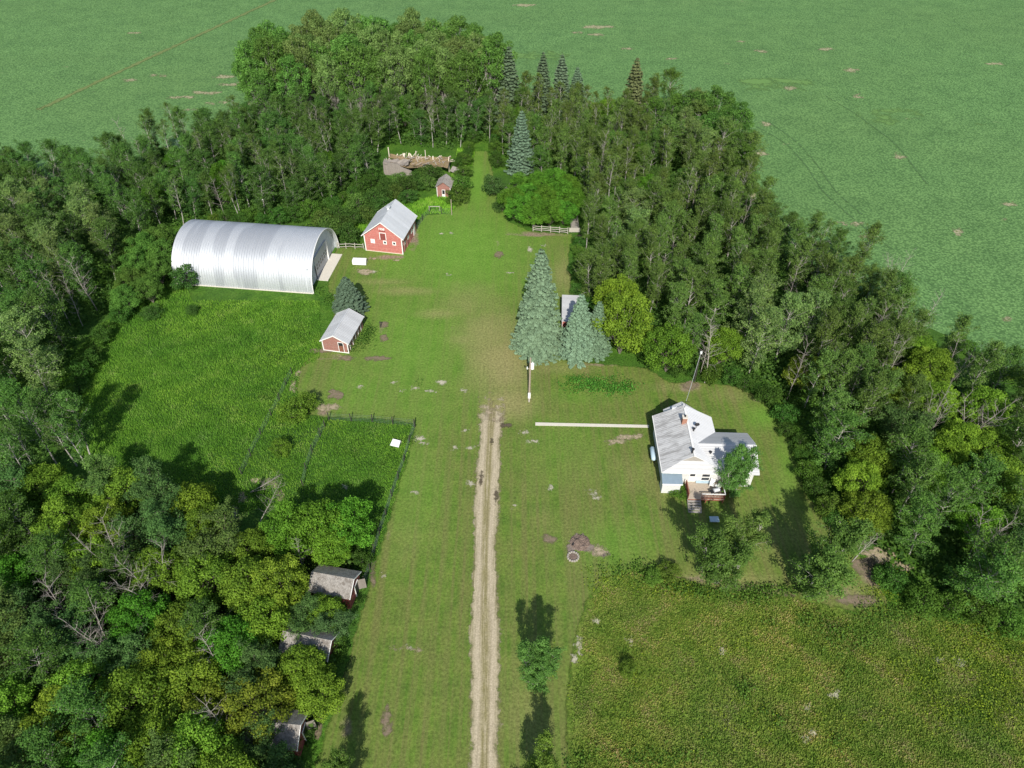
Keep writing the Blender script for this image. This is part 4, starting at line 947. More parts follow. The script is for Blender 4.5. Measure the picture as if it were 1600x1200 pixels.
def make_spruce(seed, H, R, levels=26, mat='spruce_needle', bk='brown_bark', droop=.28, dens=1., spray=.34, power=.85):
    rng = np.random.default_rng(seed); lines = [([(0, 0, 0), (0, 0, H*.5), (0, 0, H*.985)], .02*H, .015, 7)]; Cs = []; Ns = []; Lv = []
    for l in range(levels):
        g = (l+.3)/levels; z = .25+(H-.5)*g; rad = R*(1-g)**power*rng.uniform(.86, 1.08)+.12
        nb = max(5, int((8+rad*3.4)*dens))
        for b_ in range(nb):
            a = 6.2832*(b_+rng.random()*.7)/nb+l*1.3; ln = rad*rng.uniform(.72, 1.1); dx, dy = math.cos(a), math.sin(a)
            n = max(8, int(ln*46*dens/ (spray/.34)**1.3)); t = rng.random(n)**.62; side = (rng.random(n)-.5)*2
            wdt = .42*(.35+ln*.26)*(1.15-t*.75)
            X = t*ln; Yv = side*wdt
            Z = z-droop*ln*t**1.3+.18*ln*t*t*t-.12*np.abs(side)*wdt+rng.normal(size=n)*.05
            C = np.column_stack([dx*X-dy*Yv, dy*X+dx*Yv, Z])
            Nr = np.column_stack([dx*.45+rng.normal(size=n)*.4-dy*side*.3, dy*.45+rng.normal(size=n)*.4+dx*side*.3, np.full(n, .9)])
            Cs.append(C); Ns.append(Nr); Lv.append(np.clip(.25+.6*t*rng.uniform(.7, 1.2)+rng.normal(size=n)*.12, 0, 1))  # needles darken toward the trunk: shade between boughs put into the colour
            if b_ % 2 == 0: lines.append(([(0, 0, z), (dx*ln*.5, dy*ln*.5, z-droop*ln*.35), (dx*ln*.92, dy*ln*.92, z-droop*ln*.8)], .03, .008, 3))
    C = np.concatenate(Cs); Nr = np.concatenate(Ns); keep = C[:, 2] > .05
    return tubes_mesh('trunk', lines, bk), leaf_mesh('crown', C[keep], Nr[keep], spray, .55, rng, mat, np.concatenate(Lv)[keep])

def make_dead(seed, H, R, nb=22, bk='dead_bark', stems=1, base=.25, twig=3):
    rng = np.random.default_rng(seed); main = []; limbs = []
    for s_ in range(stems):
        a0 = rng.random()*6.28; sp = 0 if stems == 1 else .3
        tr = curve((0, 0, 0), (sp*math.cos(a0), sp*math.sin(a0), 1), H, 8, rng, .02, .05); main.append((tr, .085, .018, 6)); T = np.array(tr)
        for i in range(nb):
            f = base+(1-base)*(i+.5)/nb; zf = f*8; k = min(int(zf), 7); p = T[k]+(T[k+1]-T[k])*(zf-k); a = i*2.4+rng.random(); el = rng.uniform(.25, .95)
            ln = R*(1.1-.6*f)*rng.uniform(.6, 1.2); d = np.array([math.cos(a)*math.cos(el), math.sin(a)*math.cos(el), math.sin(el)])
            br = curve(p, d, ln, 4, rng, .06, .11); limbs.append((br, .026, .008, 4)); B = np.array(br)
            for u_ in range(twig*2):
                k2 = rng.integers(1, 5); sb = curve(B[k2], d+rng.normal(size=3)*.5, ln*.42, 2, rng, .06, .12); limbs.append((sb, .010, .005, 3))
    return tubes_mesh('trunk', main, bk), tubes_mesh('branches', limbs, bk)

# archetypes: kind -> list of (base height, base radius, trunk mesh, second mesh)
ARC = {}
def arc(kind, H, R, fn, seeds, **kw): ARC[kind] = [(H, R)+fn(sd, H, R, **kw) for sd in seeds]
arc('aspen', 11, 2.4, make_branchy, [1, 2, 3, 4, 5, 9], nb=36, base=.18, leaf=.165, per=30, clump=.44, mat='aspen_leaf', sparse=.96, shape=.55)
arc('thin_aspen', 11, 1.9, make_branchy, [6, 7, 8], nb=22, base=.32, leaf=.17, per=17, clump=.38, mat='aspen_leaf', sparse=.8)
arc('poplar', 10.5, 3.0, make_branchy, [11, 12, 13, 14], nb=44, base=.08, leaf=.175, per=34, clump=.50, ang=(.25, .8), mat='poplar_leaf', shape=.52, sparse=.95)
arc('willow', 8, 2.8, make_branchy, [21, 22, 23], nb=56, stems=3, base=.08, leaf=.155, per=30, clump=.44, ang=(.2, .8), mat='willow_leaf', bk='brown_bark', shape=.45)
arc('maple', 7, 3.0, make_lobed, [31, 32, 33, 34, 35], nl=36, per=330, lobe=.80, leaf=.18, inner=.12)
arc('cottonwood', 16, 4.6, make_lobed, [41, 42, 43, 44], nl=64, per=190, lobe=1.10, leaf=.30, mat='cottonwood_leaf', zc=.58, inner=.06, bk='pale_bark')
arc('birch', 9, 2.5, make_branchy, [51, 52, 53], nb=66, stems=4, base=.08, leaf=.15, per=34, clump=.40, ang=(.35, .95), mat='birch_leaf', trunk_r=.09, cs=.35, shape=.38, sparse=.95)
arc('shrub', 2.8, 1.7, make_lobed, [61, 62, 63, 64], nl=14, per=170, lobe=.62, leaf=.17, mat='shrub_leaf', zc=.45, stems=4)
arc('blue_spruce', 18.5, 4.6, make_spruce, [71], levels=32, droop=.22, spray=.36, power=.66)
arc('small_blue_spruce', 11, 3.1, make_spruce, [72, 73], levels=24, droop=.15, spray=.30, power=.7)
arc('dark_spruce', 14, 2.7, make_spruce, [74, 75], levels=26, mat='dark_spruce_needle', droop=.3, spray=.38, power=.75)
arc('dead', 10, 2.3, make_dead, [81, 82, 83])
arc('dead_multi', 8, 2.6, make_dead, [84, 85], stems=3, nb=14)
NAMES = {'aspen': ('aspen_tree', 'tree'), 'thin_aspen': ('aspen_tree', 'tree'), 'poplar': ('poplar_tree', 'tree'), 'willow': ('willow_tree', 'tree'), 'maple': ('maple_tree', 'tree'), 'cottonwood': ('cottonwood_tree', 'tree'),
         'birch': ('birch_tree', 'tree'), 'shrub': ('shrub', 'shrub'), 'blue_spruce': ('spruce_tree', 'tree'), 'small_blue_spruce': ('spruce_tree', 'tree'), 'dark_spruce': ('spruce_tree', 'tree'), 'dead': ('dead_tree', 'tree'), 'dead_multi': ('dead_tree', 'tree')}
TREES = []   # (kind, x, y, height, radius, root)
rt = np.random.default_rng(77)
def plant(kind, x, y, Hh, Rr, label=None, group=None, tint=None, lean=(0, 0), var=None):
    A = ARC[kind]; H0, R0, m1, m2 = A[int(rt.integers(len(A))) if var is None else var % len(A)]
    nm, cat = NAMES[kind]; root = empty(nm, (x, y, 0), rt.random()*6.283, label, cat, group)
    root.scale = (Rr/R0, Rr/R0, Hh/H0); root.rotation_euler[0] = lean[0]; root.rotation_euler[1] = lean[1]
    if lean != (0, 0): root.rotation_euler[2] = 0
    for me, pn in ((m1, 'trunk'), (m2, 'branches' if 'dead' in kind else 'crown')):
        o = bpy.data.objects.new(pn, me); COL.objects.link(o); o.parent = root
        if tint is not None and pn == 'crown': o.color = (*tint, 1)
    TREES.append([kind, x, y, Hh, Rr, root]); return root
def at(px, py): g = G(px, py); return g[0], g[1]

D = [  # distinct plants: kind, base pixel, height, radius, label, tint, variant
 ('blue_spruce', 840, 546, 18.3, 4.3, 'tallest silvery blue spruce standing beside the drive above the utility pole', (1.05, 1.05, 1.0), 0),
 ('small_blue_spruce', 901, 556, 11.8, 3.1, 'blue spruce covering the right side of the narrow red shed', (1.0, 1.0, 1.0), 0),
 ('small_blue_spruce', 929, 552, 10.0, 2.6, 'blue spruce pressed between its twin and the bright yellow-green maple', (.95, 1.0, .95), 1),
 ('small_blue_spruce', 548, 487, 6.9, 3.1, 'small dark blue spruce behind the white roofed shed', (.75, .8, .8), 1),
 ('small_blue_spruce', 814, 268, 13.8, 3.3, 'slim blue spruce right of the grassy lane at the back of the yard', (.9, .95, .95), 0),
 ('small_blue_spruce', 289, 258, 6.0, 1.8, 'tiny bluish spruce alone among aspens behind the arched hangar', (.85, .95, 1.0), 0),
 ('dark_spruce', 795, 185, 17.5, 4.3, 'dark spruce at the right end of the tall cottonwoods, leftmost of the spruce row', None, 0),
 ('dark_spruce', 846, 180, 15.5, 3.5, 'second dark spruce from the left in the row along the field', None, 1),
 ('dark_spruce', 874, 184, 15.5, 3.8, 'third dark spruce from the left in the row along the field', (1.2, 1.2, 1.3), 0),
 ('dark_spruce', 898, 184, 12.5, 3.6, 'bluish dark spruce, shortest and rightmost of the row of four', (1.3, 1.4, 1.5), 1),
 ('dark_spruce', 983, 205, 17.5, 4.2, 'tall spruce with brown cone laden tip behind the right hand woods', (1.25, 1.0, .75), 1),
 ('maple', 968, 552, 10.8, 4.2, 'big bright yellow-green maple right of the twin blue spruces', (1.0, 1.02, .9), 0),
 ('maple', 962, 512, 9.5, 3.4, 'yellow-green maple top rising behind the big bright maple by the spruces', (1.1, 1.08, .9), 1),
 ('maple', 1040, 580, 8.2, 3.6, 'green maple with drooping foliage at the north end of the house lawn', (.72, .95, .9), 2),
 ('birch', 1143, 778, 7.8, 2.2, 'green birch leaning over the right wing roof of the farmhouse', (.85, 1.0, .85), 1),
 ('birch', 1118, 908, 9.5, 2.9, 'leafy birch clump below the deck, left of two on the lawn edge', (.85, 1.0, .8), 1),
 ('birch', 1150, 890, 9.0, 2.4, 'thin birch behind the left lawn birch clump', (1.0, .95, .8), 2),
 ('birch', 1258, 922, 11., 3.5, 'leafy birch clump on the lawn edge, right of two below the farmhouse', (.9, 1.0, .8), 2),
 ('birch', 833, 1078, 7.6, 2.0, 'small birch clump with a bare white stem right of the gravel drive', (.85, 1.0, .85), 1),
 ('birch', 836, 1232, 7.2, 1.9, 'leafy birch at the very bottom edge right of the gravel drive', (1.2, 1.15, .7), 0),
 ('birch', 548, 1250, 7, 1.6, 'birch at the bottom edge left of the gravel drive', (.9, 1., .7), 1),
 ('willow', 522, 1002, 4.2, 2.0, 'dark bluish green bush in front of the farthest granary', (.9, 1.1, 1.2), 0),
 ('maple', 482, 1068, 5.4, 2.4, 'yellow-green maple covering the left part of the middle granary roof', (.95, 1., .9), 1), ('maple', 505, 1100, 5.0, 2.5, 'yellow-green maple between the middle and lowest granaries at the lawn edge', (1., 1., .9), 3),
 ('willow', 447, 1222, 4.6, 2.3, 'dark green bush over the near side of the lowest granary', (.9, 1.05, .9), 1), ('willow', 395, 1190, 5.2, 2.4, 'dark green bush at the left end of the lowest granary', (.9, 1.05, .9), 2), ('maple', 512, 975, 4.3, 2.0, 'small yellow-green maple below the left end of the farthest granary roof', (.9, 1., .9), 2), ('willow', 485, 985, 4.8, 2.2, 'dark green bush below the left end of the farthest granary', (.9, 1.05, .9), 1),
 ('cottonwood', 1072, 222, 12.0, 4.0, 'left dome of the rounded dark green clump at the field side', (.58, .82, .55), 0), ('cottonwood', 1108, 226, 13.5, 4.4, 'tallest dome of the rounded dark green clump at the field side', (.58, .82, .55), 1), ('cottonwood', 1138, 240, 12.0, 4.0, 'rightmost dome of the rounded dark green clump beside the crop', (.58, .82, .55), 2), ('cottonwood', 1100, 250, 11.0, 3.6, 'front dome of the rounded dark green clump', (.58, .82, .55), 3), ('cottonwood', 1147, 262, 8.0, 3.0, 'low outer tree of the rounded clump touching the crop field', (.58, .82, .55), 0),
 ('shrub', 293, 449, 4.2, 2.5, 'rounded dark green bush against the near left corner of the arched hangar', (.55, .72, .7), 0),
 ('maple', 462, 858, 6.8, 3.1, 'broad green maple left of the large maple pair above the farthest granary', (.68, .92, .8), 0), ('maple', 512, 862, 7.8, 3.4, 'largest round green maple above the farthest granary', (.70, .94, .8), 1), ('maple', 550, 852, 7.6, 3.0, 'round green maple beside the fenced weed patch above the farthest granary', (.62, .88, .75), 2), ('maple', 528, 880, 6.0, 2.5, 'yellow-green maple touching the farthest granary roof', (.85, 1., .85), 3), ('maple', 310, 822, 6.6, 3.0, 'bright yellow-green maple standing out into the tall grass clearing', (1.0, 1.02, .85), 4), ('aspen', 105, 700, 11, 2.4, 'leafy aspen above the tall white leaning trunk by the clearing', (.8, .95, .8), 1), ('aspen', 142, 714, 10.5, 2.3, 'leafy aspen whose shade falls on the tall grass clearing', (.8, .95, .8), 2), ('poplar', 75, 688, 11, 2.8, 'dark poplar behind the white leaning trunks', (.8, .95, .8), 0),
 ('shrub', 462, 655, 2.9, 2.1, 'larger yellow-green shrub beside the sagging wire fence', (1.15, 1.35, .7), 1),
 ('shrub', 483, 638, 2.6, 1.4, 'yellow-green shrub at the bare soil patch above the weed patch', (1.1, 1.3, .7), 2),
 ('shrub', 440, 708, 2.5, 1.3, 'small yellow-green shrub between the two wire fences', (1.15, 1.35, .7), 3),
 ('shrub', 1060, 770, .9, 1.4, 'low leafy plant bed under the front left corner of the farmhouse', (.8, 1., .6), 0),
 ('shrub', 1042, 897, 1.5, 1.3, 'bright weedy shrub at the top edge of the meadow', (1.1, 1.2, .8), 1), ('shrub', 1020, 905, 1.2, 1.1, 'low bright shrub at the meadow edge left of its taller neighbour', (1.1, 1.2, .8), 2),
 ('shrub', 980, 1052, 1.4, .9, 'small lone shrub out in the rough meadow', (1.2, 1.3, .8), 2),
 ('shrub', 238, 495, 1.6, 1.8, 'low dark bush in tall grass below the hangar, left one', (.6, .8, .7), 3), ('shrub', 302, 490, 1.4, 1.1, 'low dark bush in tall grass below the hangar, right one', (.6, .8, .7), 2),
 ('shrub', 772, 305, 4.2, 2.4, 'grey-green bush between the grassy lane and the tan shingle roof', (.62, .75, .9), 0), ('shrub', 785, 330, 3., 1.8, 'dark grey-green bush at the lane mouth below the tan shingle roof', (.6, .75, .8), 1),
 ('dead', 152, 485, 10.5, 2.6, 'big bleached dead tree at the dark forest edge left of the hangar', None, 0),
 ('dead', 58, 448, 9, 1.8, 'slim dead tree deep in the dark woods at the far left', None, 1),
 ('dead_multi', 265, 955, 9.5, 2.6, 'bleached dead tree with many bare limbs in the lower left woods', None, 0),
 ('dead_multi', 195, 900, 8.5, 2.4, 'grey bare limbed tree above the large dead tree in lower left woods', None, 1),
 ('dead', 125, 985, 9, 2.2, 'bare grey tree at the left of the lower left woods', None, 2),
 ('dead_multi', 185, 1030, 8.5, 2.2, 'reddish grey dead tree in the middle of the lower left woods', None, 1),
 ('dead', 350, 1060, 8.5, 1.8, 'thin bleached snag between bright maples in the lower left woods', None, 1),
 ('dead', 360, 1150, 8.0, 1.8, 'leaning bleached snag near the lowest granary', None, 2),
 ('dead', 478, 900, 7.0, 1.4, 'small forked dead tree left of the farthest granary', None, 1),
 ('dead', 1101, 598, 11.5, 2.6, 'pale double stemmed bare tree behind the farmhouse lawn', None, 0), ('dead', 1092, 592, 10.0, 1.8, 'slim bare tree beside the pale double stemmed tree behind the farmhouse lawn', None, 1),
 ('dead', 1025, 480, 10, 1.7, 'bare bleached tree above the drooping green maple', None, 1),
 ('dead', 935, 300, 13, 1.9, 'tall white dead birch above the round green thicket', None, 0),
 ('dead_multi', 1015, 222, 9, 2.6, 'grey bare crown left of the rounded dark poplar clump', None, 0), ('dead_multi', 1062, 205, 10, 2.4, 'grey twiggy crown in front of the rounded poplar clump by the field', None, 1),
 ('dead', 1425, 545, 11, 1.9, 'white trunked snag leaning toward the crop field', None, 1), ('dead_multi', 1385, 470, 9., 2.2, 'bleached twiggy snags at the crop field edge', None, 0),
 ('dead_multi', 1475, 610, 8.5, 2., 'bare grey tree below the field corner in right woods', None, 1), ('dead_multi', 1500, 690, 9, 2.6, 'bare grey branching tree in the lower right woods', None, 0),
 ('dead', 1350, 560, 10, 2., 'dull bare tree among aspens left of the leaning white snag', None, 2), ('dead_multi', 1440, 690, 9, 2., 'bare branched tree between bright maples in right woods', None, 1),
 ('dead', 505, 240, 11, 1.6, 'pale bare trunk left of the collapsed barn', None, 1), ('dead', 560, 235, 11, 1.8, 'forked pale bare tree just above left of the collapsed barn', None, 2),
 ('dead', 215, 268, 11, 2, 'pale leaning bare trunks below the field corner at upper left', None, 0), ('dead', 480, 262, 9, 1.5, 'grey snag behind the hedge of shrubs', None, 0),
]
_hedge = [(515, 362), (535, 355), (555, 346), (572, 338), (545, 372), (500, 372), (560, 325), (585, 318), (600, 309), (618, 303), (635, 297), (652, 292), (668, 288), (640, 310), (604, 296), (625, 288), (582, 334), (530, 340), (508, 350), (650, 282), (676, 276), (720, 292), (726, 272), (728, 252), (716, 310), (484, 366), (596, 328)]
for i, (x, y) in enumerate(_hedge):
    b = at(x, y+6); k = rt.uniform(.85, 1.2)
    plant('shrub', b[0], b[1], 3.0*k, 2.1*k, group='hedge shrubs behind the barns', tint=((.55, .72, .62) if i % 3 else (.85, .95, .85)) if x < 700 else (.8, 1., .7))
_thick = [(812, 345), (835, 352), (858, 352), (880, 348), (825, 325), (850, 325), (875, 322), (893, 330), (815, 310), (840, 303), (865, 302), (885, 308), (800, 332)]
for i, (x, y) in enumerate(_thick):
    b = at(x, y+2); plant('maple', b[0], b[1], rt.uniform(4.6, 5.8), rt.uniform(2.5, 3.1), group='round green thicket', tint=(.62, .90, .85))
_hb = [(215, 455, 5.5), (240, 465, 5.2), (225, 430, 6), (255, 435, 5.5), (205, 480, 5), (265, 415, 6), (235, 408, 6.5), (215, 405, 6), (258, 390, 6)]
for x, y, hh in _hb:
    b = at(x, y+8); plant('maple', b[0], b[1], hh, hh*.46, group='light green thicket left of the hangar', tint=(.62, .78, 1.2))
for k, x, y, hh, rr, lab, ti, va in D: plant(k, *at(x, y), hh, rr, lab, None, ti, var=va)
# white leaning trunks at the left edge of the tall grass
for i, (bx_, by_, tx, ty, hh) in enumerate([(70, 752, 8, 650, 11), (60, 766, 0, 690, 10), (95, 735, 85, 640, 11), (142, 742, 118, 655, 10), (120, 728, 105, 660, 9), (35, 700, 20, 620, 9)]):
    plant('thin_aspen', *at(bx_, by_), hh, 1.9, ['tall white trunked aspen leaning out over the lower left clearing', 'white leaning aspen at the far left beside a taller one', 'straight pale aspen left of the tall grass clearing',
      'white trunked aspen standing nearest the tall grass clearing', 'thin grey aspen between two white trunks by the clearing', 'pale aspen at the left picture edge above the yellow shrubs'][i], None, (.75, .9, .8), var=i)

# ---- woods
def wpoly(pts): return gpoly(pts)
R_W = wpoly([(915, 400, 0), (912, 470, 0), (945, 500, 0), (1005, 500, 0), (1050, 555, 0), (1085, 580, 0), (1150, 590, 0), (1218, 625, 0), (1262, 690, 0), (1290, 760, 0), (1320, 815, 0), (1400, 890, 0), (1470, 945, 0), (1600, 965, 0), (1780, 990, 0),
             (1850, 760, 0), (1715, 645, 0), (1610, 606, 5), (1535, 572, 4), (1475, 530, 5), (1430, 478, 6), (1392, 430, 6), (1348, 392, 6), (1300, 368, 6), (1245, 350, 6), (1198, 322, 6), (1168, 285, 5), (1150, 265, 0), (1143, 240, 0), (1110, 212, 0),
             (1040, 185, 0), (960, 180, 0), (900, 175, 0), (800, 185, 0), (775, 215, 0), (790, 252, 0), (830, 282, 0), (900, 296, 0), (915, 330, 0)])
L_W = wpoly([(733, 226, 0), (705, 236, 0), (600, 226, 0), (578, 285, 0), (520, 325, 0), (470, 345, 0), (400, 345, 0), (330, 345, 0), (262, 365, 0), (215, 395, 0), (192, 440, 0), (170, 490, 0), (120, 520, 0), (110, 600, 0), (75, 660, 0), (110, 700, 0), (60, 760, 0),
             (-140, 760, 0), (-260, 500, 0), (-200, 300, 0), (0, 282, 0), (120, 288, 0), (187, 300, 0), (250, 245, 0), (330, 228, 0), (400, 205, 0), (500, 195, 0), (640, 198, 0), (770, 200, 0), (765, 224, 0)])
C_W = wpoly([(405, 195, 0), (400, 160, 0), (450, 140, 0), (520, 125, 0), (600, 125, 0), (700, 128, 0), (765, 150, 0), (785, 180, 0), (740, 196, 0), (600, 190, 0), (480, 192, 0)])
B_W = wpoly([(225, 778, 0), (300, 812, 0), (345, 835, 0), (385, 880, 0), (425, 850, 0), (490, 842, 0), (548, 852, 0), (556, 880, 0), (545, 915, 0), (528, 985, 0), (526, 1050, 0), (530, 1085, 0), (508, 1120, 0), (472, 1180, 0), (470, 1290, 0), (460, 1420, 0),
             (-60, 1420, 0), (-160, 1100, 0), (-200, 760, 0), (60, 785, 0), (110, 765, 0), (160, 772, 0)])
PROT = [(x, y) for x, y in
   [(275+i*22, 356+i*1.5) for i in range(11)]+[(280, 400), (300, 440), (400, 450), (480, 455), (400, 400), (500, 420), (520, 400)] +
   [(600, 260), (615, 250), (640, 245), (660, 248), (680, 252), (698, 258), (610, 272), (686, 290), (695, 280), (706, 295), (697, 306), (620, 315), (600, 350)] +
   [(790, 292), (800, 284), (900, 325), (900, 345), (898, 355), (882, 475), (882, 490), (882, 510), (748, 242), (745, 255), (745, 275), (1255, 710), (1083, 592)] +
   [(550, 895), (535, 893), (515, 905), (556, 915), (550, 925), (535, 912), (523, 1002), (518, 1015), (512, 1022), (445, 1032), (473, 1125), (468, 1150), (478, 1115), (480, 1150)]]
PROT = np.array(PROT)
def ell(lst, x, y):
    return any(((x-a)/c)**2+((y-b)/d)**2 < 1 for a, b, c, d in lst)
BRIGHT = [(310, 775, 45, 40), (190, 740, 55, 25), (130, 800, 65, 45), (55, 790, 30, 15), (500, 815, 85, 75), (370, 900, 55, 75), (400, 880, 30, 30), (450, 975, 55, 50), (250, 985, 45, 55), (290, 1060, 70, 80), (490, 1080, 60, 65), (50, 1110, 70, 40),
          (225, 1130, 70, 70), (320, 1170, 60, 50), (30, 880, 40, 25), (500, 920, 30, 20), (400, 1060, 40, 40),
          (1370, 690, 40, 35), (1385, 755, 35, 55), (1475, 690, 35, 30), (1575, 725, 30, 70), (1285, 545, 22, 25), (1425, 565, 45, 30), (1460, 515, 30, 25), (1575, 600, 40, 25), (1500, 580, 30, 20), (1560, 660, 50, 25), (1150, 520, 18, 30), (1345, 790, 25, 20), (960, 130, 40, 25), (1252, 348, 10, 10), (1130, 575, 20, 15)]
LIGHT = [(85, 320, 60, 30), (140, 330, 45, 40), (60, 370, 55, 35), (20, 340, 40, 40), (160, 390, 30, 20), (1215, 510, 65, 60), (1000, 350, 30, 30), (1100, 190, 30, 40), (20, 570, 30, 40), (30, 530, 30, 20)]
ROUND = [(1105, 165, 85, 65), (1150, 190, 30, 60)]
def kind_at(reg, px, py):
    r = rt.random()
    if reg == 'C': return ('cottonwood', rt.uniform(15., 19.5), rt.uniform(3.6, 4.9), (1, 1, 1) if rt.random() < .6 and px > 470 else (.72, .95, .65))
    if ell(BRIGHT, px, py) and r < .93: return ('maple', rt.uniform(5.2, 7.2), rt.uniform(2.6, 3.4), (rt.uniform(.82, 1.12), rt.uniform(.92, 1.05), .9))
    if reg == 'B':
        if r < .46: return ('willow', rt.uniform(5.8, 8.), rt.uniform(2.6, 3.4), (.85, 1., .9) if r < .3 else (1.15, 1.15, .9))
        if r < .66: return ('poplar', rt.uniform(7, 9), rt.uniform(2.4, 3.0), (.8, .95, .8))
        if r < .975: return ('maple', rt.uniform(5., 6.8), rt.uniform(2.6, 3.2), (.48, .72, .6) if r < .86 else (.85, .95, .9))
        return ('willow', rt.uniform(5.8, 8.), rt.uniform(2.6, 3.4), (.85, 1., .9))
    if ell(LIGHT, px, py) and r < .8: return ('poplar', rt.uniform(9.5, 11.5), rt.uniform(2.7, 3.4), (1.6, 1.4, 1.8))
    if ell(ROUND, px, py): return ('poplar', rt.uniform(10, 12), rt.uniform(3.2, 4.), (.95, 1.05, .75) if r < .6 else (1.25, 1.2, 1.2))
    if reg == 'L':
        if px < 210 and py > 230:
            if r < .66: return ('poplar', rt.uniform(9.5, 11.5), rt.uniform(2.7, 3.5), (.8, .95, .85))
            if r < .97: return ('aspen', rt.uniform(10, 11.5), rt.uniform(2.3, 2.9), (.8, .95, .8))
            return ('dead', rt.uniform(8, 10), 1.6, None)
        if r < .40: return ('aspen', rt.uniform(8.5, 11), rt.uniform(2.1, 2.8), (.85, 1., .8))
        if r < .54: return ('thin_aspen', rt.uniform(9.5, 11.5), rt.uniform(1.7, 2.2), (.95, .95, .9))
        if r < .88: return ('poplar', rt.uniform(7, 10), rt.uniform(2.5, 3.1), (.72, .88, .8))
        if r < .975: return ('maple', rt.uniform(5.5, 7.5), rt.uniform(2.4, 3.), (.45, .7, .6))
        return ('dead', rt.uniform(8, 10.5), rt.uniform(1.3, 1.8), None)
    if py < 300:
        if r < .34: return ('aspen', rt.uniform(9.5, 11.5), rt.uniform(2., 2.6), (1.05, 1., .85))
        if r < .58: return ('thin_aspen', rt.uniform(10, 12.), rt.uniform(1.7, 2.1), (1.1, 1., .85))
        if r < .88: return ('poplar', rt.uniform(6.5, 10), rt.uniform(2.4, 3.0), (.9, 1., .8))
        if r < .965: return ('maple', rt.uniform(5.5, 7), rt.uniform(2.4, 3.), (.5, .75, .6))
        return ('dead', rt.uniform(8, 11), rt.uniform(1.3, 1.9), None)
    if py > 640:
        if r < .42: return ('poplar', rt.uniform(8.5, 11), rt.uniform(2.7, 3.4), (.95, 1.05, .9))
        if r < .74: return ('willow', rt.uniform(7.5, 9.5), rt.uniform(2.7, 3.4), (.9, 1., .9))
        if r < .90: return ('aspen', rt.uniform(9., 11.), rt.uniform(2.3, 2.8), (1., 1.05, .85))
        if r < .975: return ('maple', rt.uniform(6, 7.5), rt.uniform(2.6, 3.2), (.6, .8, .7))
        return ('dead_multi', rt.uniform(8, 10), 2., None)
    if r < .50: return ('aspen', rt.uniform(9., 11.5), rt.uniform(2.2, 2.9), (1., 1., .85))
    if r < .56: return ('thin_aspen', rt.uniform(9.5, 11.5), rt.uniform(1.8, 2.2), (1., 1., .9))
    if r < .97: return ('poplar', rt.uniform(8., 10.8), rt.uniform(2.5, 3.2), (.85, .92, .85) if r < .8 else (1.1, 1.05, 1.))
    return ('dead', rt.uniform(8, 11), rt.uniform(1.5, 2.), None)
def grow(reg, poly, tries, pack, grp):
    lo = poly.min(0); hi = poly.max(0); cnt = 0
    P = lo+(hi-lo)*rt.random((tries, 2)); P = P[inside(P, poly)]
    for x, y in P:
        ppx, ppy = PXn(np.array([x, y, 8.]))
        if ppx < -38 or ppx > 1640 or ppy > 1240 or ppy < -40: continue
        k, Hh, Rr, ti = kind_at(reg, float(ppx), float(ppy))
        ok = True
        for T_ in TREES:
            d = math.hypot(T_[1]-x, T_[2]-y); rr2 = T_[4]
            if T_[0] in ('shrub',): lim = .6*(Rr+rr2)*.8
            elif 'dead' in T_[0] or 'dead' in k: lim = .85*pack*(Rr+rr2)
            else: lim = pack*(Rr+rr2)
            if d < lim: ok = False; break
        if not ok: continue
        zt = np.array([.25, .5, .75, .95])*Hh
        for z in zt:
            cx_, cy_ = PXn(np.array([x, y, z])); sc_ = F/((np.array([x, y, z])-np.array([0, 0, HC]))@_w)
            rp_ = Rr*sc_*(1.0 if z < Hh*.8 else .5)
            if (np.hypot(PROT[:, 0]-cx_, PROT[:, 1]-cy_) < rp_).any(): ok = False; break
        if not ok: continue
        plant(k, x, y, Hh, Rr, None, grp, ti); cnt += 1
    return cnt
print('trees C', grow('C', C_W, 900, .46, 'tall cottonwoods beside the field'), 'L', grow('L', L_W, 6000, .64, 'woods behind and left of the hangar'),
      'R', grow('R', R_W, 6000, .64, 'woods along the crop field right of the yard'), 'B', grow('B', B_W, 4500, .56, 'woods in the lower left'))

EDGES = [('R', [(912, 470), (935, 520), (1010, 560), (1055, 585), (1100, 596), (1150, 602), (1205, 632), (1240, 690), (1262, 750), (1290, 800), (1325, 850)], (1.0, 1.9)), ('R', [(1400, 915), (1450, 950), (1520, 968), (1600, 985)], (1.2, 2.)),
         ('R', [(905, 380), (905, 430), (900, 470)], (.9, 1.5)), ('R', [(1160, 262), (1175, 308)], (1., 1.7)), ('R', [(1490, 540), (1540, 575), (1610, 608)], (1., 1.7)), ('R', [(775, 262), (772, 235), (778, 215)], (1., 1.7)),
         ('L', [(720, 262), (730, 240), (738, 222)], (1., 1.7)), ('L', [(590, 285), (560, 305), (500, 335), (440, 348), (330, 352)], (1.3, 2.1)), ('L', [(200, 455), (185, 500), (150, 545), (128, 600), (105, 650)], (1.2, 1.9)),
         ('B', [(180, 768), (240, 785), (300, 806), (350, 830)], (1.0, 1.6)), ('B', [(552, 850), (562, 885)], (.9, 1.3)), ('B', [(535, 945), (533, 975)], (1., 1.5)), ('B', [(520, 1035), (524, 1060), (532, 1085)], (1.2, 1.7)), ('B', [(500, 930), (520, 940), (538, 945)], (1., 1.4)), ('B', [(480, 1045), (500, 1050), (515, 1050)], (1.1, 1.5)),
         ('B', [(415, 1165), (440, 1185), (460, 1195)], (1.3, 1.8)), ('B', [(430, 1055), (450, 1060), (470, 1058)], (1.1, 1.5)), ('L', [(410, 200), (390, 215), (340, 235), (250, 250), (190, 300)], (1.2, 1.9))]
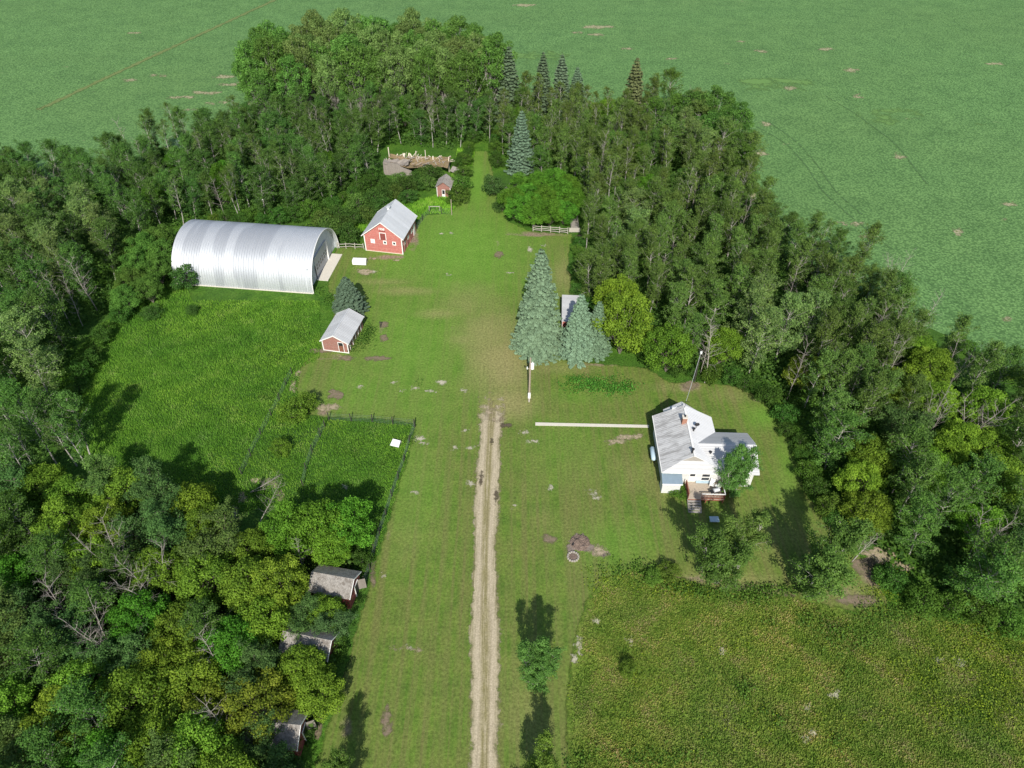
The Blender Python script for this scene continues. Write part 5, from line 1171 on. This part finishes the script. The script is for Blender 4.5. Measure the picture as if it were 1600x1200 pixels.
for reg, line, (ra, rb) in EDGES:
    Q = np.array([G(*p)[:2] for p in line]); sg = np.hypot(*np.diff(Q, axis=0).T); cs_ = np.concatenate([[0], np.cumsum(sg)]); dd_ = 0.
    while dd_ < cs_[-1]:
        rr_ = rt.uniform(ra, rb); x = np.interp(dd_, cs_, Q[:, 0])+rt.normal()*.4; y = np.interp(dd_, cs_, Q[:, 1])+rt.normal()*.4; dd_ += rr_*1.5
        ti = (.55, .8, .6) if rt.random() < .6 else ((.75, .95, .6) if rt.random() < .6 else (.95, 1.05, .7))
        plant('shrub', x, y, rr_*rt.uniform(1.3, 1.9), rr_, group='bushes along the wood edges', tint=ti)

# fallen tree and brush at the top of the lower left woods
def brush(px, py, seed, Hh, Rr, tilt, label):
    k = ARC['dead_multi' if seed % 2 else 'dead'][seed % 2]; x, y = at(px, py)
    r_ = empty('fallen_tree', (x, y, .35), 0, label, 'dead tree'); r_.rotation_euler = tilt; r_.scale = (Rr/k[1], Rr/k[1], Hh/k[0])
    for me, pn in ((k[2], 'trunk'), (k[3], 'branches')): o = bpy.data.objects.new(pn, me); COL.objects.link(o); o.parent = r_
brush(392, 772, 1, 4.2, 1.3, (math.radians(4), math.radians(86), .5), 'fallen bleached tree lying below the tall grass clearing')
brush(405, 825, 0, 6., 1.8, (math.radians(-72), math.radians(25), 0), 'pale bare branches lying left of the large dark green maple')
brush(380, 845, 1, 4.5, 1.5, (math.radians(-60), math.radians(-30), .6), 'tangle of grey branches in shade below the fallen tree')
brush(1330, 880, 1, 5.5, 1.2, (math.radians(-20), math.radians(70), .3), 'fallen grey trunk at the brown bank right of the lawn birches')

# ---- ground cover (nobody could count it)
def scatter(poly, n, rng, holes=()):
    lo = poly.min(0); hi = poly.max(0); P = lo+(hi-lo)*rng.random((n, 2)); k = inside(P, poly)
    for h_ in holes: k &= ~inside(P, h_)
    return P[k]
def cover(name, P, rng, size, hmax, mat, tint, label, up=.7, aspect=.8, k=1):
    P = np.repeat(P, k, 0)+rng.normal(size=(len(P)*k, 2))*.35*(k > 1)
    C = np.column_stack([P, hmax*rng.random(len(P))**1.4+.06]); Nr = rng.normal(size=(len(P), 3))*.6+np.array([0, 0, up])
    me = leaf_mesh(name, C, Nr, size, aspect, rng, mat); o = bpy.data.objects.new(name, me); COL.objects.link(o); o.color = (*tint, 1)
    return tag(o, label, name.replace('_', ' '), kind='stuff')
r1 = np.random.default_rng(9)
for nm, poly, n, lab in (('undergrowth', R_W, 150000, 'dark leafy undergrowth beneath the right hand woods'), ('undergrowth', L_W, 130000, 'dark leafy undergrowth beneath the upper left woods'),
                         ('undergrowth', B_W, 90000, 'leafy undergrowth beneath the lower left woods')):
    cover(nm, scatter(poly, n, r1), r1, .42, 1.7, 'floor_leaf', (1, 1, 1), lab)
def blades(name, P, rng, hgt, wid, mat, label, tint=(1, 1, 1), lean=.35):
    n = len(P); a = rng.random(n)*6.283; h_ = hgt*(.5+.8*rng.random(n)); L_ = lean*h_*rng.random(n); la = rng.random(n)*6.283
    dx, dy = np.cos(a)*wid, np.sin(a)*wid
    B0 = np.column_stack([P[:, 0]-dx, P[:, 1]-dy, np.full(n, .0)]); B1 = np.column_stack([P[:, 0]+dx, P[:, 1]+dy, np.full(n, .0)])
    T_ = np.column_stack([P[:, 0]+np.cos(la)*L_, P[:, 1]+np.sin(la)*L_, h_])
    V = np.stack([B0, B1, T_+np.column_stack([dx, dy, dx*0])*.35, T_-np.column_stack([dx, dy, dx*0])*.35], 1).reshape(-1, 3)
    me = bpy.data.meshes.new(name); me.vertices.add(n*4); me.vertices.foreach_set('co', V.astype(np.float32).ravel()); me.loops.add(n*4)
    me.loops.foreach_set('vertex_index', np.arange(n*4, dtype=np.int32)); me.polygons.add(n); me.polygons.foreach_set('loop_start', np.arange(0, n*4, 4, dtype=np.int32))
    me.materials.append(MAT[mat]); at_ = me.attributes.new('lv', 'FLOAT', 'FACE')
    at_.data.foreach_set('value', np.clip(.5+.28*np.sin(P[:, 0]*.9+2*np.sin(P[:, 1]*.7))+.25*rng.normal(size=n), 0, 1).astype(np.float32)); me.update(calc_edges=True)
    o = bpy.data.objects.new(name, me); COL.objects.link(o); o.color = (*tint, 1); return tag(o, label, name.replace('_', ' '), kind='stuff')
TG = gpoly([(190, 440), (262, 365), (300, 470), (500, 470), (500, 560), (470, 575), (465, 610), (480, 648), (515, 656), (648, 664), (640, 700), (612, 800), (585, 880), (560, 910), (560, 850), (440, 790), (385, 800), (350, 800), (300, 770), (180, 755), (110, 700), (75, 660), (110, 560), (170, 500)])
TG2 = gpoly([(470, 384), (520, 376), (640, 352), (668, 334), (706, 334), (722, 310), (738, 262), (742, 236), (715, 232), (700, 300), (600, 330), (540, 345), (480, 350)])
blades('tall_grass', scatter(TG, 200000, r1), r1, .27, .055, 'tall_grass_blade', 'deep green tall grass in the unmown clearing left of the yard')
blades('tall_grass', scatter(TG2, 60000, r1), r1, .38, .07, 'tall_grass_blade', 'tall bright grass behind the red barn and along the lane', (1.15, 1.2, 1))
MP_ = scatter(MEADOW, 200000, r1); MP_ = MP_[sdist(MP_, MEADOW) > .4+1.4*r1.random(len(MP_))**2*(1+np.sin(MP_[:, 0]*1.1)*np.cos(MP_[:, 1]*.9))]
blades('meadow_weeds', MP_, r1, .17, .07, 'meadow_blade', 'rough olive meadow weeds in the lower right')
# darker and brighter weed clumps in the meadow
def clumps(lst, name, label, mat, tint, size=.22, hm=.6):
    Ps = []
    for (x, y, rx, ry, n) in lst:
        g = np.array([G(x+rx*a_, y+ry*b_)[:2] for a_, b_ in np.clip(r1.normal(size=(n, 2))*.55, -1.3, 1.3)]); Ps.append(g)
    return cover(name, np.concatenate(Ps), r1, size, hm, mat, tint, label, k=7)
clumps([(1000, 892, 50, 14, 90), (1110, 925, 60, 6, 120), (1220, 925, 70, 8, 120), (1040, 915, 40, 12, 60), (1175, 935, 40, 8, 60), (1400, 960, 60, 20, 120), (1330, 1000, 40, 25, 60), (1290, 985, 30, 20, 40), (1165, 1075, 14, 8, 30), (1260, 970, 20, 10, 20), (1325, 1050, 10, 8, 12),
        (1220, 1125, 10, 6, 14), (1310, 1160, 14, 8, 14), (1030, 1185, 60, 12, 60), (1470, 960, 40, 14, 60), (1560, 985, 50, 10, 60), (1200, 975, 8, 5, 10), (1190, 1115, 6, 6, 8), (905, 1190, 20, 20, 20)], 'weed_clumps', 'dark green weed clumps dotted over the meadow', 'floor_leaf', (1.5, 1.6, 1.2), .2, .6)
clumps([(1440, 1040, 60, 40, 110), (1520, 1000, 60, 40, 150), (1550, 1090, 50, 60, 180), (1480, 1110, 50, 30, 90), (1590, 1050, 30, 60, 100), (1100, 1080, 180, 60, 60), (1250, 1130, 160, 40, 60), (1060, 925, 60, 10, 60), (940, 905, 30, 20, 40), (985, 1052, 10, 10, 12), (1180, 1010, 160, 30, 50), (1395, 900, 25, 25, 60), (1380, 930, 30, 20, 50)], 'yellow_weeds', 'yellow-green flowering weeds thick at the right end of the meadow', 'maple_leaf', (1.1, 1.05, .8), .16, .5)
clumps([(905, 600, 24, 10, 90), (940, 604, 40, 12, 190), (975, 608, 20, 8, 60)], 'garden_plants', 'oval bed of leafy garden plants beside the footpath', 'floor_leaf', (1.3, 2.0, 1.4), .22, .5)
clumps([(560, 535, 20, 16, 110), (575, 520, 10, 14, 60), (515, 470, 8, 6, 30), (500, 458, 8, 5, 16), (655, 600, 3, 2, 3)], 'tall_weeds', 'tall green weeds at the right side of the white roofed shed', 'shrub_leaf', (.7, .95, .7), .2, .9)
clumps([(640, 690, 8, 4, 16), (600, 720, 30, 20, 30), (560, 700, 30, 20, 40), (420, 620, 14, 20, 40), (350, 640, 60, 60, 60), (440, 560, 40, 20, 50), (340, 540, 100, 40, 80), (470, 520, 20, 20, 40)], 'grass_tussocks', 'lighter tussocks scattered in the tall grass clearing', 'shrub_leaf', (.7, 1., .7), .18, .5)

# ---- labels for woodland trees: what they are and which known thing they stand by
LM = [('the arched hangar', -44, 107), ('the red barn', -22, 118), ('the collapsed barn', -20, 147), ('the small weathered shed', -14, 136), ('the tallest cottonwoods', -48, 185), ('the leftmost dark spruce', *at(795, 185)), ('the brown tipped spruce', *at(983, 205)),
      ('the tan shingle roof', 0, 136), ('the loading chute', 12, 124), ('the narrow red shed', 9, 92), ('the yellow-green maple', *at(968, 552)), ('the tall white dead birch', *at(935, 300)), ('the farmhouse', 24, 63), ('the pale double stemmed tree', *at(1101, 598)),
      ('the leaning white snag', *at(1425, 545)), ('the crop field corner', *at(1487, 527)), ('the rounded poplar clump', *at(1105, 215)), ('the right lawn birch', *at(1272, 920)), ('the brown soil bank', *at(1370, 870)), ('the big bleached dead tree', *at(152, 485)),
      ('the tiny blue spruce', *at(289, 258)), ('the upper left field corner', *at(187, 300)), ('the leaning white trunks', *at(80, 740)), ('the fallen bleached tree', *at(375, 765)), ('the farthest granary', -19, 42), ('the middle granary', -20, 35), ('the lowest granary', -21, 27),
      ('the many limbed dead tree', *at(265, 955)), ('the reddish dead tree', *at(185, 1030)), ('the lower left corner', *at(20, 1190)), ('the bare branching grey tree', *at(1500, 690)), ('the lower right woods corner', *at(1590, 950)), ('the bleached field edge snags', *at(1400, 455)),
      ('the round green thicket', *at(850, 335)), ('the slim blue spruce', *at(814, 268)), ('the slim dead tree', *at(58, 448)), ('the grassy lane', *at(748, 242)), ('the thin bleached snag', *at(350, 1060))]
ORD = ['nearest', 'second nearest', 'third nearest', 'fourth nearest', 'fifth nearest', 'sixth nearest', 'seventh nearest', 'eighth nearest', 'ninth nearest', 'tenth nearest', 'eleventh nearest', 'twelfth nearest', 'thirteenth nearest', 'fourteenth nearest', 'fifteenth nearest', 'sixteenth nearest']
LOOK = {'aspen': 'olive green aspen', 'thin_aspen': 'thin pale trunked aspen', 'poplar': 'dark green poplar', 'willow': 'grey-green willow', 'maple': 'yellow-green maple', 'cottonwood': 'tall olive cottonwood', 'shrub': 'leafy green shrub', 'dead': 'bare dead tree', 'dead_multi': 'bare many stemmed tree', 'birch': 'birch'}
buckets = {}
for T_ in TREES:
    if T_[5].get('label'): continue
    best = min(LM, key=lambda l: math.hypot(l[1]-T_[1], l[2]-T_[2])); dx, dy = T_[1]-best[1], T_[2]-best[2]
    side = ['right of', 'behind right of', 'behind', 'behind left of', 'left of', 'front left of', 'in front of', 'front right of'][int(round(math.atan2(dy, dx)/(math.pi/4))) % 8]
    look = LOOK[T_[0]]
    if T_[0] == 'maple':
        c = [o for o in T_[5].children if o.name.startswith('crown')][0].color
        if c[0] < .7: look = 'dark green maple'
        if T_[5].get('group') == 'round green thicket': look = 'bright bushy maple'
        if T_[5].get('group', '').startswith('light green'): look = 'light green maple'
    if T_[0] == 'poplar' and [o for o in T_[5].children if o.name.startswith('crown')][0].color[0] > 1.2: look = 'pale silvery poplar'
    buckets.setdefault((look, side, best[0]), []).append((math.hypot(dx, dy), T_[5]))
for (look, side, lm), lst in buckets.items():
    lst.sort(key=lambda a: a[0])
    for i, (d, o) in enumerate(lst):
        o['label'] = f'{look} {side} {lm}' + ('' if len(lst) == 1 else f', {ORD[min(i, 15)]}')
print('trees total', len(TREES), 'max label words', max(len(t[5]['label'].split()) for t in TREES))
from collections import Counter
print(Counter(t[0] for t in TREES))
